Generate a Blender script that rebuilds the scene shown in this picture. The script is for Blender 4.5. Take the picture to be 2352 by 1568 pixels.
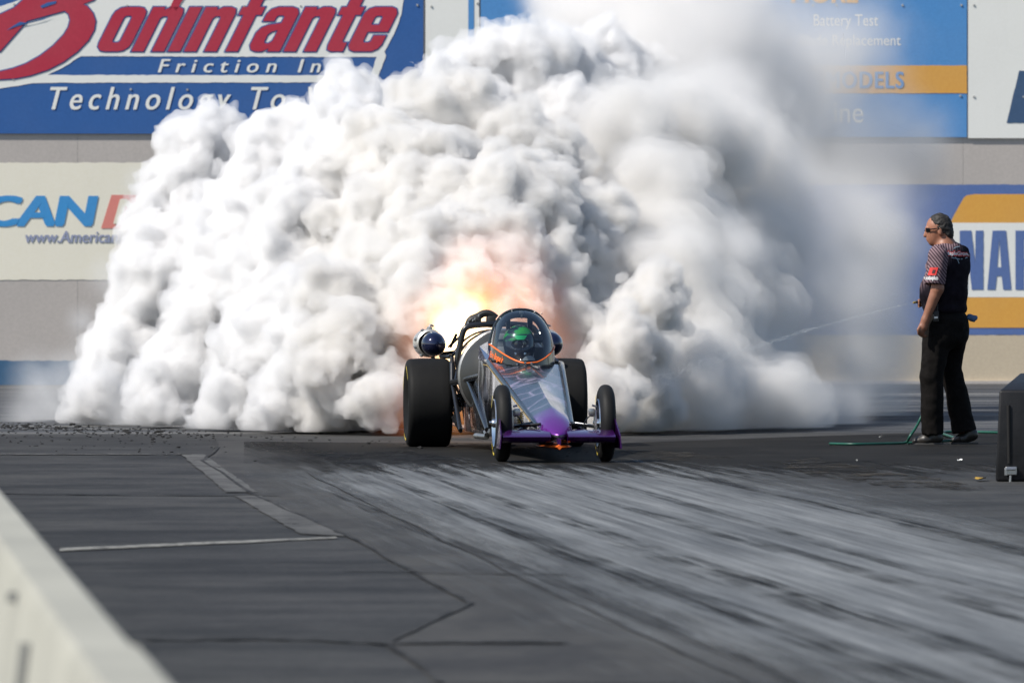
import bpy, bmesh, math, random
import numpy as np
from mathutils import Vector, Matrix
from mathutils.bvhtree import BVHTree

sc = bpy.context.scene
COL = sc.collection
for o in list(bpy.data.objects):
    bpy.data.objects.remove(o)

# ------------------------------------------------------------------ camera
HZ, F, CH = 267.3, 8320.0, 1.4          # horizon row, focal length in px (1024 wide), camera height
PIT = math.atan((341.0 - HZ) / F)
cd = bpy.data.cameras.new('camera')
cam = bpy.data.objects.new('camera', cd)
COL.objects.link(cam)
sc.camera = cam
cd.lens = F * 36 / 1024
cd.clip_start = 0.5
cd.clip_end = 3000
cam.location = (0, 0, CH)
cam.rotation_euler = (math.pi / 2 - PIT, 0, 0)
cd.dof.use_dof = True
cd.dof.focus_distance = 62.5
cd.dof.aperture_fstop = 7.5

# ------------------------------------------------------------------ sky, sun, exposure
EL, AZ = math.radians(47), math.radians(29)
SUN = Vector((-math.cos(EL) * math.cos(AZ), -math.cos(EL) * math.sin(AZ), math.sin(EL)))
w = bpy.data.worlds.new('World')
sc.world = w
w.use_nodes = True
sky = w.node_tree.nodes.new('ShaderNodeTexSky')
sky.sky_type = 'NISHITA'
sky.sun_disc = False
sky.sun_elevation = EL
sky.sun_rotation = math.atan2(SUN.x, SUN.y)
bg = w.node_tree.nodes['Background']
bg.inputs[1].default_value = 0.105
w.node_tree.links.new(sky.outputs[0], bg.inputs[0])
sd = bpy.data.lights.new('sun', 'SUN')
sd.energy = 4.6
sd.angle = math.radians(0.5)
sd.color = (1.0, 0.95, 0.88)
sun = bpy.data.objects.new('sun', sd)
COL.objects.link(sun)
sun.location = (-30, 20, 40)
sun.rotation_euler = SUN.to_track_quat('Z', 'Y').to_euler()
sc.view_settings.view_transform = 'Standard'
sc.view_settings.look = 'None'
sc.view_settings.exposure = 0.3
sc.view_settings.gamma = 1
sc.cycles.volume_bounces = 20
sc.cycles.max_bounces = 24
sc.cycles.transparent_max_bounces = 24
sc.cycles.use_denoising = True

# ------------------------------------------------------------------ pixel -> world (2352 px wide picture coordinates)
K = 2352 / 1024


def ray(xd, yd):
    dx, dz = (xd / K - 512) / F, (341 - yd / K) / F
    c, s = math.cos(PIT), math.sin(PIT)
    return Vector((dx, c + dz * s, dz * c - s))


def P(xd, yd, Y):
    r = ray(xd, yd)
    r = r * (Y / r.y)
    return Vector((r.x, r.y, CH + r.z))


def G(xd, yd, z=0.0):                     # point on the ground under a pixel
    r = ray(xd, yd)
    k = (z - CH) / r.z
    return Vector((r.x * k, r.y * k, z))


# ------------------------------------------------------------------ object helpers
def empty(name, loc, rz=0.0):
    o = bpy.data.objects.new(name, None)
    COL.objects.link(o)
    o.location = loc
    o.rotation_euler = (0, 0, rz)
    o.empty_display_size = 0.1
    return o


def tag(o, label=None, cat=None, group=None, kind=None):
    if label: o['label'] = label
    if cat: o['category'] = cat
    if group: o['group'] = group
    if kind: o['kind'] = kind
    return o


class M:
    """collects faces of one mesh"""
    def __init__(s):
        s.v, s.f, s.m = [], [], []

    def add(s, vs, fs, mi=0):
        b = len(s.v)
        s.v += [Vector(p) for p in vs]
        s.f += [tuple(i + b for i in f) for f in fs]
        s.m += [mi] * len(fs)

    def box(s, c, size, R=None, bev=0.0, mi=0):
        bm = bmesh.new()
        bmesh.ops.create_cube(bm, size=1)
        for v in bm.verts:
            v.co = Vector((v.co.x * size[0], v.co.y * size[1], v.co.z * size[2]))
        if bev:
            bmesh.ops.bevel(bm, geom=bm.edges[:], offset=bev, segments=2, affect='EDGES', profile=0.5)
        if R is not None:
            bmesh.ops.transform(bm, matrix=R.to_4x4(), verts=bm.verts)
        bm.verts.index_update()
        s.add([v.co + Vector(c) for v in bm.verts], [tuple(v.index for v in f.verts) for f in bm.faces], mi)
        bm.free()

    def tube(s, pts, r, n=10, caps=True, mi=0, smooth_path=0):
        pts = [Vector(p) for p in pts]
        rs = list(r) if hasattr(r, '__len__') else [r] * len(pts)
        for _ in range(smooth_path):
            q, qr = [pts[0]], [rs[0]]
            for i in range(len(pts) - 1):
                q += [pts[i] * .75 + pts[i + 1] * .25, pts[i] * .25 + pts[i + 1] * .75]
                qr += [rs[i] * .75 + rs[i + 1] * .25, rs[i] * .25 + rs[i + 1] * .75]
            q.append(pts[-1]); qr.append(rs[-1])
            pts, rs = q, qr
        vs, fs = [], []
        u = None
        for i, p in enumerate(pts):
            t = (pts[min(i + 1, len(pts) - 1)] - pts[max(i - 1, 0)]).normalized()
            if u is None:
                u = t.orthogonal().normalized()
            else:
                u = (u - t * u.dot(t)).normalized()
            v = t.cross(u)
            for k in range(n):
                a = 2 * math.pi * k / n
                vs.append(p + (u * math.cos(a) + v * math.sin(a)) * rs[i])
        for i in range(len(pts) - 1):
            for k in range(n):
                a, b = i * n + k, i * n + (k + 1) % n
                fs.append((a, b, b + n, a + n))
        if caps:
            fs.append(tuple(range(n))[::-1])
            fs.append(tuple(range((len(pts) - 1) * n, len(pts) * n)))
        s.add(vs, fs, mi)

    def lathe(s, prof, c, axis='x', n=40, closed=False, mi=0):
        """prof: (radius, height along axis)"""
        vs, fs = [], []
        for r, h in prof:
            for k in range(n):
                a = 2 * math.pi * k / n
                if axis == 'x': p = (h, r * math.cos(a), r * math.sin(a))
                elif axis == 'y': p = (r * math.sin(a), h, r * math.cos(a))
                else: p = (r * math.cos(a), r * math.sin(a), h)
                vs.append(Vector(c) + Vector(p))
        m = len(prof)
        for i in range(m if closed else m - 1):
            j = (i + 1) % m
            for k in range(n):
                fs.append((i * n + k, i * n + (k + 1) % n, j * n + (k + 1) % n, j * n + k))
        s.add(vs, fs, mi)

    def loft(s, rings, closed=True, caps=True, mi=0):
        n = len(rings[0])
        vs = [p for r in rings for p in r]
        fs = []
        for i in range(len(rings) - 1):
            for k in range(n if closed else n - 1):
                a, b = i * n + k, i * n + (k + 1) % n
                fs.append((a, b, b + n, a + n))
        if caps:
            fs.append(tuple(range(n))[::-1])
            fs.append(tuple(range((len(rings) - 1) * n, len(rings) * n)))
        s.add(vs, fs, mi)

    def plate(s, poly, thick, mi=0):
        """polygon in space extruded along its own normal by thick"""
        poly = [Vector(p) for p in poly]
        nn = Vector((0, 0, 0))
        for i in range(len(poly)):
            nn += poly[i].cross(poly[(i + 1) % len(poly)])
        nn.normalize()
        n = len(poly)
        vs = [p + nn * thick / 2 for p in poly] + [p - nn * thick / 2 for p in poly]
        fs = [tuple(range(n)), tuple(range(n, 2 * n))[::-1]]
        for i in range(n):
            j = (i + 1) % n
            fs.append((j, i, i + n, j + n))
        s.add(vs, fs, mi)

    def build(s, name, mats, parent=None, smooth=35, origin=None):
        if not isinstance(mats, (list, tuple)): mats = [mats]
        me = bpy.data.meshes.new(name)
        off = Vector(origin) if origin is not None else Vector((0, 0, 0))
        me.from_pydata([p - off for p in s.v], [], s.f)
        for m_ in mats: me.materials.append(m_)
        me.polygons.foreach_set('material_index', s.m)
        bm = bmesh.new(); bm.from_mesh(me)
        bmesh.ops.recalc_face_normals(bm, faces=bm.faces[:])
        bm.to_mesh(me); bm.free()
        if smooth:
            me.polygons.foreach_set('use_smooth', [True] * len(me.polygons))
            me.set_sharp_from_angle(angle=math.radians(smooth))
        me.update()
        o = bpy.data.objects.new(name, me)
        COL.objects.link(o)
        if parent is not None: o.parent = parent
        elif origin is not None: o.location = off
        return o


# ------------------------------------------------------------------ materials
class NT:
    def __init__(s, name):
        s.mat = bpy.data.materials.new(name)
        s.mat.use_nodes = True
        s.t = s.mat.node_tree
        s.b = s.t.nodes['Principled BSDF']
        s.out = s.t.nodes['Material Output']

    def n(s, typ, **kw):
        nd = s.t.nodes.new(typ)
        for k, v in kw.items(): setattr(nd, k, v)
        return nd

    def l(s, a, b): s.t.links.new(a, b)

    def coords(s, scale=(1, 1, 1), rot=(0, 0, 0)):
        tc = s.n('ShaderNodeTexCoord'); mp = s.n('ShaderNodeMapping')
        mp.inputs['Scale'].default_value = scale
        mp.inputs['Rotation'].default_value = rot
        s.l(tc.outputs['Object'], mp.inputs[0])
        return mp.outputs[0]

    def noise(s, vec, scale, detail=4, rough=.55):
        nd = s.n('ShaderNodeTexNoise')
        nd.inputs['Scale'].default_value = scale
        nd.inputs['Detail'].default_value = detail
        nd.inputs['Roughness'].default_value = rough
        s.l(vec, nd.inputs['Vector'])
        return nd.outputs[0]

    def ramp(s, fac, stops, interp='LINEAR'):
        r = s.n('ShaderNodeValToRGB')
        r.color_ramp.interpolation = interp
        e = r.color_ramp.elements
        while len(e) < len(stops): e.new(0.5)
        for i, (p, c) in enumerate(stops):
            e[i].position = p
            e[i].color = (*c, 1) if len(c) == 3 else c
        s.l(fac, r.inputs[0])
        return r.outputs[0]

    def math(s, op, a, b=None):
        nd = s.n('ShaderNodeMath', operation=op)
        for i, x in enumerate((a, b)):
            if x is None: continue
            if isinstance(x, (int, float)): nd.inputs[i].default_value = x
            else: s.l(x, nd.inputs[i])
        return nd.outputs[0]

    def mix(s, fac, a, b, blend='MIX'):
        nd = s.n('ShaderNodeMix', data_type='RGBA', blend_type=blend)
        for sock, x in ((nd.inputs[0], fac), (nd.inputs[6], a), (nd.inputs[7], b)):
            if isinstance(x, (int, float)): sock.default_value = x
            elif isinstance(x, tuple): sock.default_value = (*x, 1)
            else: s.l(x, sock)
        return nd.outputs[2]

    def bump(s, h, strength=.3, dist=.01):
        nd = s.n('ShaderNodeBump')
        nd.inputs['Strength'].default_value = strength
        nd.inputs['Distance'].default_value = dist
        s.l(h, nd.inputs['Height'])
        s.l(nd.outputs[0], s.b.inputs['Normal'])

    def sep(s, vec):
        nd = s.n('ShaderNodeSeparateXYZ'); s.l(vec, nd.inputs[0]); return nd.outputs


def mat(name, col, rough=.6, metal=0.0, var=.18, scale=6, spec=.5, bump=0.0, coat=0.0, bscale=None):
    """paint / metal / rubber with uneven tone and roughness"""
    t = NT(name)
    v = t.coords()
    nz = t.noise(v, scale, 6)
    lo = tuple(c * (1 - var) for c in col); hi = tuple(min(1, c * (1 + var)) for c in col)
    t.l(t.ramp(nz, [(.3, lo), (.7, hi)]), t.b.inputs['Base Color'])
    rr = t.math('MULTIPLY_ADD', nz, .25)
    rr.node.inputs[2].default_value = max(0.02, rough - .125)
    t.l(rr, t.b.inputs['Roughness'])
    t.b.inputs['Metallic'].default_value = metal
    t.b.inputs['Specular IOR Level'].default_value = spec
    t.b.inputs['Coat Weight'].default_value = coat
    t.b.inputs['Coat Roughness'].default_value = .05
    if bump: t.bump(t.noise(v, bscale or scale * 8, 3), bump, .005)
    return t.mat


def wall_paint(name, col, grime=.35):
    """faded sign paint on concrete or board: blotches, vertical streaks"""
    t = NT(name)
    v = t.coords()
    big = t.noise(v, .9, 5)
    st = t.noise(t.coords((3, 3, .25)), 2.5, 5)
    fine = t.noise(v, 30, 3)
    g = (.30, .29, .27)
    c = t.mix(t.ramp(big, [(.42, (0, 0, 0)), (.8, (grime,) * 3)]), col, tuple(.5 * a + .5 * b for a, b in zip(col, g)))
    c = t.mix(t.ramp(st, [(.5, (0, 0, 0)), (.85, (grime * .6,) * 3)]), c, tuple(.7 * a for a in col))
    c = t.mix(.05, c, t.ramp(fine, [(.3, (0, 0, 0)), (.7, (1, 1, 1))]), 'OVERLAY')
    t.l(c, t.b.inputs['Base Color'])
    t.b.inputs['Roughness'].default_value = .75
    t.b.inputs['Specular IOR Level'].default_value = .25
    t.bump(fine, .05, .003)
    return t.mat


MAT = {}
MAT['concrete'] = wall_paint('wall_concrete', (.47, .43, .395), .35)
MAT['white'] = wall_paint('sign_white', (.80, .80, .75), .15)
MAT['cream'] = wall_paint('sign_cream', (.80, .76, .63), .12)
MAT['beige'] = wall_paint('wall_beige', (.56, .47, .34), .2)
MAT['blue'] = wall_paint('sign_blue', (.034, .115, .33), .16)
MAT['skyblue'] = wall_paint('sign_sky_blue', (.085, .27, .57), .16)
MAT['mutedblue'] = wall_paint('sign_muted_blue', (.10, .165, .37), .2)
MAT['red'] = wall_paint('sign_red', (.44, .035, .065), .2)
MAT['salmon'] = wall_paint('sign_salmon', (.70, .24, .20), .25)
MAT['cyan'] = wall_paint('sign_cyan', (.05, .28, .60), .25)
MAT['greyblue'] = wall_paint('sign_grey_blue', (.30, .33, .46), .3)
MAT['orange'] = wall_paint('sign_orange', (.70, .36, .075), .2)
MAT['stripe'] = wall_paint('stripe_blue', (.045, .12, .22), .5)
MAT['navy'] = wall_paint('sign_navy', (.05, .10, .19), .2)
MAT['bolt'] = mat('bolt_metal', (.45, .45, .43), .5, .6)

# ------------------------------------------------------------------ ground
TRK = math.radians(4.83)               # the lane runs away from the camera, this far to the left


def ground_material():
    t = NT('asphalt_racetrack')
    tc = t.n('ShaderNodeTexCoord')
    mp = t.n('ShaderNodeMapping'); mp.inputs['Rotation'].default_value = (0, 0, -TRK)
    t.l(tc.outputs['Object'], mp.inputs[0])
    v = mp.outputs[0]                    # x across the lane, y along it

    def st(sx, sy, scale, d=5, r=.6):
        m2 = t.n('ShaderNodeMapping'); m2.inputs['Scale'].default_value = (sx, sy, 1)
        t.l(v, m2.inputs[0]); return t.noise(m2.outputs[0], scale, d, r)
    x, y, _ = t.sep(v)
    fine = t.noise(v, 60, 4)
    blot = t.math('ADD', t.math('MULTIPLY', t.noise(v, .9, 9, .7), .6), t.math('MULTIPLY', t.noise(v, .28, 4, .6), .4))
    cross = st(.22, 1.0, 1.3, 8, .7)         # bands lying across the lane, as swept sealant
    base = t.ramp(blot, [(.36, (.014, .0138, .0135)), (.47, (.024, .024, .0237)), (.56, (.044, .0435, .042)), (.68, (.066, .065, .061))])
    base = t.mix(t.ramp(cross, [(.44, (0, 0, 0)), (.64, (.55,) * 3)]), base, (.054, .0535, .053))
    c = base
    # far ground beyond the burnout box: wet, banded
    far = t.n('ShaderNodeMapRange', interpolation_type='SMOOTHSTEP'); t.l(y, far.inputs[0])
    far.inputs[1].default_value = 69.5; far.inputs[2].default_value = 71
    band = st(.06, 1, .9, 6, .7)
    farc = t.ramp(band, [(.36, (.02, .022, .026)), (.5, (.06, .063, .068)), (.62, (.15, .15, .145)), (.75, (.26, .25, .235))])
    c = t.mix(far.outputs[0], c, farc)
    c = t.mix(.30, c, t.ramp(t.noise(v, 16, 6, .75), [(.3, (0, 0, 0)), (.7, (1, 1, 1))]), 'OVERLAY')
    c = t.mix(.22, c, t.ramp(fine, [(.3, (0, 0, 0)), (.7, (1, 1, 1))]), 'OVERLAY')
    t.l(c, t.b.inputs['Base Color'])
    t.b.inputs['Roughness'].default_value = .75
    t.b.inputs['Specular IOR Level'].default_value = .16
    t.bump(fine, .25, .004)
    return t.mat


def tk(x, y):                            # lane coordinates of a world point
    return (x * math.cos(TRK) + y * math.sin(TRK), -x * math.sin(TRK) + y * math.cos(TRK))


_p = G(740, 1070); GX0 = tk(_p.x, _p.y)[0] - .35
_p = G(2340, 1300); GX1 = tk(_p.x, _p.y)[0]
_p = G(1200, 1075); GY = tk(_p.x, _p.y)[1]

g = M()
nx = 24
g.add([(-400, -20, 0), (400, -20, 0), (400, 900, 0), (-400, 900, 0)], [(0, 1, 2, 3)])
tag(g.build('ground', ground_material(), smooth=0), kind='structure')


def sheet(name, pts, mt, z=.004, kind='structure', jag=0.0, seed=1):
    """flat painted or poured patch on the ground, pts in picture pixels"""
    rng = random.Random(seed)
    q = [G(*p) for p in pts]
    if jag:
        r = []
        for i in range(len(q)):
            a, b = q[i], q[(i + 1) % len(q)]
            n_ = max(1, int((b - a).length / .35))
            for k in range(n_):
                p = a.lerp(b, k / n_)
                r.append(p + Vector((rng.uniform(-jag, jag), rng.uniform(-jag, jag) * 6, 0)))
        q = r
    m = M()
    bm = bmesh.new()
    vs = [bm.verts.new((p.x, p.y, z)) for p in q]
    bm.faces.new(vs)
    bmesh.ops.triangulate(bm, faces=bm.faces[:])
    bm.verts.index_update()
    m.add([v.co.copy() for v in bm.verts], [tuple(v.index for v in f.verts) for f in bm.faces])
    bm.free()
    return tag(m.build(name, mt, smooth=0), kind=kind)


def worn(name, col, col2, cover=.5, scale=2.0, gaps=0.0):
    t = NT(name)
    v = t.coords((1, .35, 1), (0, 0, -TRK))
    a = t.noise(v, scale, 7, .7)
    t.l(t.ramp(a, [(cover - .12, col2), (cover + .08, col)]), t.b.inputs['Base Color'])
    if gaps:
        t.l(t.ramp(t.noise(v, scale * 1.7, 7, .75), [(gaps - .06, (0, 0, 0)), (gaps + .08, (1, 1, 1))]), t.b.inputs['Alpha'])
    t.b.inputs['Roughness'].default_value = .8
    t.b.inputs['Specular IOR Level'].default_value = .12
    t.bump(t.noise(v, 70, 3), .2, .004)
    return t.mat


STRIP = worn('worn_pale_strip', (.10, .10, .097), (.052, .052, .052), .50, 2.0, .33)
LINE = worn('worn_white_paint', (.26, .26, .24), (.07, .07, .07), .46, 6, .38)
FAINT = worn('faint_old_paint', (.10, .10, .095), (.05, .05, .05), .5, 5, .45)
SEAM = worn('tar_seam', (.018, .018, .018), (.05, .05, .05), .52, 5)
PAD = worn('grey_concrete_pad', (.058, .057, .055), (.034, .034, .035), .5, 1.2)
OLIVE = worn('olive_concrete', (.06, .06, .048), (.035, .035, .033), .5, 1.4)
DARKPAD = worn('dark_asphalt_pad', (.020, .019, .0175), (.010, .0098, .0092), .5, 1.6)
TAN = worn('tan_scuffed_asphalt', (.050, .043, .033), (.020, .019, .017), .55, 2.2, .52)

sheet('track_pad', [(500, 1012), (930, 1016), (1240, 1072), (800, 1085), (1120, 1230), (1900, 1568), (1010, 1568), (890, 1478),
                    (1078, 1386), (800, 1232), (590, 1142), (468, 1058), (502, 1032)], PAD, .0015, jag=.01)


def lane_layer(name, kind_):
    """rubber laid down along the lane: streaks that start and end raggedly, bare ground between them"""
    t = NT(name)
    tc = t.n('ShaderNodeTexCoord'); mp = t.n('ShaderNodeMapping'); mp.inputs['Rotation'].default_value = (0, 0, -TRK)
    t.l(tc.outputs['Object'], mp.inputs[0]); v = mp.outputs[0]

    def st(sx, sy, scale, d=5, r=.6):
        m2 = t.n('ShaderNodeMapping'); m2.inputs['Scale'].default_value = (sx, sy, 1)
        t.l(v, m2.inputs[0]); return t.noise(m2.outputs[0], scale, d, r)

    def sm(val, a, b):
        nd = t.n('ShaderNodeMapRange', interpolation_type='SMOOTHSTEP'); t.l(val, nd.inputs[0]); nd.inputs[1].default_value = a; nd.inputs[2].default_value = b
        return nd.outputs[0]
    x, y, _ = t.sep(v)
    wob = t.math('SUBTRACT', st(1, .03, 9, 5, .7), .5); wob2 = t.math('SUBTRACT', st(1, .2, .7), .5)
    fine = t.noise(v, 55, 4)
    if kind_ == 'groove':
        s1, s2, s3, s4 = st(1.0, .03, 5, 6, .65), st(1.0, .012, 16, 6, .75), st(1.0, .10, 1.5, 5), st(1.0, .008, 40, 4, .7)
        k = t.math('ADD', t.math('ADD', t.math('MULTIPLY', s1, .34), t.math('MULTIPLY', s2, .34)), t.math('MULTIPLY', s4, .32))
        c = t.ramp(k, [(.36, (.030, .031, .032)), (.44, (.088, .092, .094)), (.51, (.140, .147, .149)), (.60, (.215, .223, .222))])  # streak greys, with the blue-grey sheen put into the colour
        c = t.mix(t.ramp(s3, [(.42, (0, 0, 0)), (.64, (.38,) * 3)]), c, (.045, .049, .053))
        xn = t.math('ADD', x, t.math('ADD', t.math('MULTIPLY', wob2, 1.3), t.math('MULTIPLY', wob, 1.4)))
        yn = t.math('ADD', y, t.math('ADD', t.math('MULTIPLY', wob, 16.0), t.math('MULTIPLY', wob2, 4.0)))
        mk = t.math('MULTIPLY', t.math('MULTIPLY', sm(xn, GX0 - .55, GX0 + .75), sm(xn, GX1 + 1.2, GX1 - .2)), sm(yn, GY + 1.5, GY - 3.0))
        rgh = t.math('SUBTRACT', .66, t.math('MULTIPLY', t.math('SUBTRACT', s2, .5), .5))
        spec = .22
    else:
        b = t.noise(v, .8, 6, .65)
        c = t.ramp(b, [(.35, (.009, .0088, .0082)), (.65, (.021, .020, .0185))])
        xn = t.math('ADD', x, t.math('ADD', t.math('MULTIPLY', wob2, 1.0), t.math('MULTIPLY', wob, .8)))
        yn = t.math('ADD', y, t.math('ADD', t.math('MULTIPLY', wob, 14.0), t.math('MULTIPLY', wob2, 3.0)))
        mk = t.math('MULTIPLY', sm(xn, GX0 - .2, GX0 + .9), sm(yn, GY - 2.5, GY + 1.0))
        rgh = t.math('ADD', .75, 0.0); spec = .05
    c = t.mix(.2, c, t.ramp(fine, [(.3, (0, 0, 0)), (.7, (1, 1, 1))]), 'OVERLAY')
    t.l(c, t.b.inputs['Base Color']); t.l(rgh, t.b.inputs['Roughness']); t.b.inputs['Specular IOR Level'].default_value = spec
    t.bump(fine, .2, .004)
    t.l(mk, t.b.inputs['Alpha'])
    return t.mat


sheet('burnout_pad', [(560, 1013), (930, 1017), (1430, 1017), (1900, 1000), (2420, 985), (2420, 1180), (1640, 1180), (560, 1180)], lane_layer('burnt_in_rubber', 'pad'), .003)
sheet('racing_groove', [(560, 1030), (2420, 1030), (2900, 1300), (2900, 1700), (900, 1700), (560, 1400)], lane_layer('racing_groove', 'groove'), .0045)
sheet('edge_strip', [(415, 1043), (468, 1043), (592, 1131), (520, 1131)], STRIP, .006, jag=.008)
sheet('edge_strip', [(537, 1138), (598, 1138), (790, 1232), (690, 1227)], STRIP, .006, jag=.008)
sheet('painted_line', [(140, 1260), (770, 1233), (775, 1237), (140, 1266)], LINE, .006, jag=.006)
sheet('painted_line', [(0, 1042), (440, 1042), (440, 1044), (0, 1045)], FAINT, .006, jag=.004)
for i, pl in enumerate(([(490, 1008), (498, 1032), (464, 1058), (590, 1141), (800, 1231), (1078, 1386), (888, 1478), (1010, 1568)],
                        [(0, 1133), (300, 1137), (600, 1138), (640, 1138)],
                        [(700, 1085), (900, 1185), (1080, 1270), (1340, 1400), (1560, 1500), (1720, 1570)],
                        [(340, 1470), (620, 1467), (890, 1478), (1300, 1478)],
                        [(800, 1310), (1050, 1318), (1300, 1322)])):
    m = M()
    wd = (.011, .012, .006, .014, .008)[i]
    rng = random.Random(i)
    pts = []
    for a, b in zip(pl, pl[1:]):
        for k in range(6):
            q = G(a[0] + (b[0] - a[0]) * k / 6, a[1] + (b[1] - a[1]) * k / 6)
            pts.append(q + Vector((rng.uniform(-.012, .012), rng.uniform(-.05, .05), 0)))
    pts.append(G(*pl[-1]))
    vs, fs = [], []
    for j, p in enumerate(pts):
        d = (pts[min(j + 1, len(pts) - 1)] - pts[max(j - 1, 0)]).normalized()
        nrm = Vector((-d.y, d.x, 0)) * wd * rng.uniform(.5, 1.2) * (1 + 4 * abs(d.x))
        vs += [p + nrm + Vector((0, 0, .0075 + i * .0006)), p - nrm + Vector((0, 0, .0075 + i * .0006))]
        if j: fs.append((2 * j - 2, 2 * j - 1, 2 * j + 1, 2 * j))
    m.add(vs, fs)
    tag(m.build('pavement_seam', SEAM, smooth=0), kind='structure')
sheet('scuffed_patch', [(1760, 1060), (1880, 1052), (2150, 1100), (2280, 1128), (2060, 1120), (1850, 1090)], TAN, .006, jag=.05)
sheet('scuffed_patch', [(1430, 1036), (1560, 1036), (1700, 1052), (1540, 1058)], TAN, .006, jag=.05)
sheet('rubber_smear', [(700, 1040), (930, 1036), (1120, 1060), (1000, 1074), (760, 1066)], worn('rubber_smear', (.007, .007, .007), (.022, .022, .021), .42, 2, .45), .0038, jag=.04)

def mark_mat():
    t = NT('tyre_mark_rubber')
    tc = t.n('ShaderNodeTexCoord'); mp = t.n('ShaderNodeMapping'); mp.inputs['Rotation'].default_value = (0, 0, -TRK); mp.inputs['Scale'].default_value = (1, 1, 1)
    t.l(tc.outputs['Object'], mp.inputs[0])
    m2 = t.n('ShaderNodeMapping'); m2.inputs['Scale'].default_value = (1, .012, 1); t.l(mp.outputs[0], m2.inputs[0])
    a = t.noise(m2.outputs[0], 26, 5, .7)
    m3 = t.n('ShaderNodeMapping'); m3.inputs['Scale'].default_value = (.6, .25, 1); t.l(mp.outputs[0], m3.inputs[0])
    b = t.noise(m3.outputs[0], 2.2, 5, .65)
    k = t.math('MULTIPLY', t.ramp(a, [(.40, (0, 0, 0)), (.56, (1, 1, 1))]), t.ramp(b, [(.36, (.05,) * 3), (.6, (.62,) * 3)]))
    t.l(k, t.b.inputs['Alpha'])
    t.b.inputs['Base Color'].default_value = (.018, .0178, .0175, 1); t.b.inputs['Roughness'].default_value = .7; t.b.inputs['Specular IOR Level'].default_value = .12
    return t.mat


MARK = mark_mat()
for i, (x, y, wd, l0, l1) in enumerate(((1530, 1076, .13, -.5, 6.5), (1330, 1095, .10, -1, 30), (905, 1110, .16, -2, 30), (980, 1090, .08, -1, 26), (1120, 1130, .12, -2, 34), (1500, 1180, .16, -4, 30), (1700, 1120, .09, -3, 30),
                                       (1880, 1160, .14, -2, 24), (2050, 1190, .10, -4, 20), (1250, 1250, .09, -8, 24), (820, 1150, .10, -3, 25), (1640, 1320, .2, -6, 20))):
    p = G(x, y); d = Vector((math.sin(TRK), -math.cos(TRK), 0)); n_ = Vector((math.cos(TRK), math.sin(TRK), 0))
    m = M(); vs, fs = [], []
    for k in range(17):
        q = p + d * (l0 + (l1 - l0) * k / 16) + n_ * .05 * math.sin(i + k * .35)
        w_ = wd * min(1, k / 3, (16 - k) / 3) / 2 + .002
        vs += [q - n_ * w_ + Vector((0, 0, .0052 + .0001 * i)), q + n_ * w_ + Vector((0, 0, .0052 + .0001 * i))]
        if k: fs.append((2 * k - 2, 2 * k - 1, 2 * k + 1, 2 * k))
    m.add(vs, fs); tag(m.build('tyre_mark', MARK, smooth=0), kind='structure')

# ------------------------------------------------------------------ the wall with its painted signs
YAW = math.radians(5)
WD = Vector((math.cos(YAW), math.sin(YAW), 0)); WN = Vector((math.sin(YAW), -math.cos(YAW), 0))
W0 = Vector((0, 100.0, 0))


def WP(xd, yd, off=0.0):
    r = ray(xd, yd)
    k = (W0 + WN * off - Vector((0, 0, CH))).dot(WN) / r.dot(WN)
    return Vector((0, 0, CH)) + r * k


def ws(xd, yd):
    p = WP(xd, yd) - W0
    return p.dot(WD), p.z


def wpt(s_, z, off):
    return W0 + WD * s_ + WN * off + Vector((0, 0, z))


def wall_slab(m, s0, s1, z0, z1, o0, o1, mi=0):
    vs = [wpt(s_, z, o) for o in (o0, o1) for s_, z in ((s0, z0), (s1, z0), (s1, z1), (s0, z1))]
    m.add(vs, [(0, 1, 2, 3), (7, 6, 5, 4), (0, 4, 5, 1), (1, 5, 6, 2), (2, 6, 7, 3), (3, 7, 4, 0)], mi)


def wpoly(m, pts, off, th=.004, holes=None, mi=0):
    """polygon given in picture pixels laid on the wall as a thin painted layer"""
    bm = bmesh.new()
    loops = [pts] + (holes or [])
    edges = []
    for lp in loops:
        vs = [bm.verts.new((*ws(*p), 0)) for p in lp]
        for i in range(len(vs)):
            edges.append(bm.edges.new((vs[i], vs[(i + 1) % len(vs)])))
    bmesh.ops.triangle_fill(bm, edges=edges, use_beauty=True)
    bm.verts.index_update()
    m.add([wpt(v.co.x, v.co.y, off) for v in bm.verts], [tuple(v.index for v in f.verts) for f in bm.faces], mi)
    bm.free()


def wobble(pts, amp, seed=0, step=9):
    rng = random.Random(seed); r = []
    for i in range(len(pts)):
        a, b = pts[i], pts[(i + 1) % len(pts)]
        n_ = max(1, int(math.hypot(b[0] - a[0], b[1] - a[1]) / step))
        for k in range(n_):
            r.append((a[0] + (b[0] - a[0]) * k / n_ + rng.uniform(-amp, amp), a[1] + (b[1] - a[1]) * k / n_ + rng.uniform(-amp, amp)))
    return r


def glyphs(text, offset=0.0, spacing=1.0, res=4):
    """text as triangles in font units"""
    cu = bpy.data.curves.new('lettering', 'FONT')
    cu.body = text; cu.offset = offset; cu.resolution_u = res; cu.space_character = spacing
    o = bpy.data.objects.new('lettering', cu)
    COL.objects.link(o)
    dg = bpy.context.evaluated_depsgraph_get()
    me = bpy.data.meshes.new_from_object(o.evaluated_get(dg))
    vs = [v.co.copy() for v in me.vertices]; fs = [tuple(p.vertices) for p in me.polygons]
    bpy.data.objects.remove(o); bpy.data.curves.remove(cu); bpy.data.meshes.remove(me)
    return vs, fs


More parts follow.
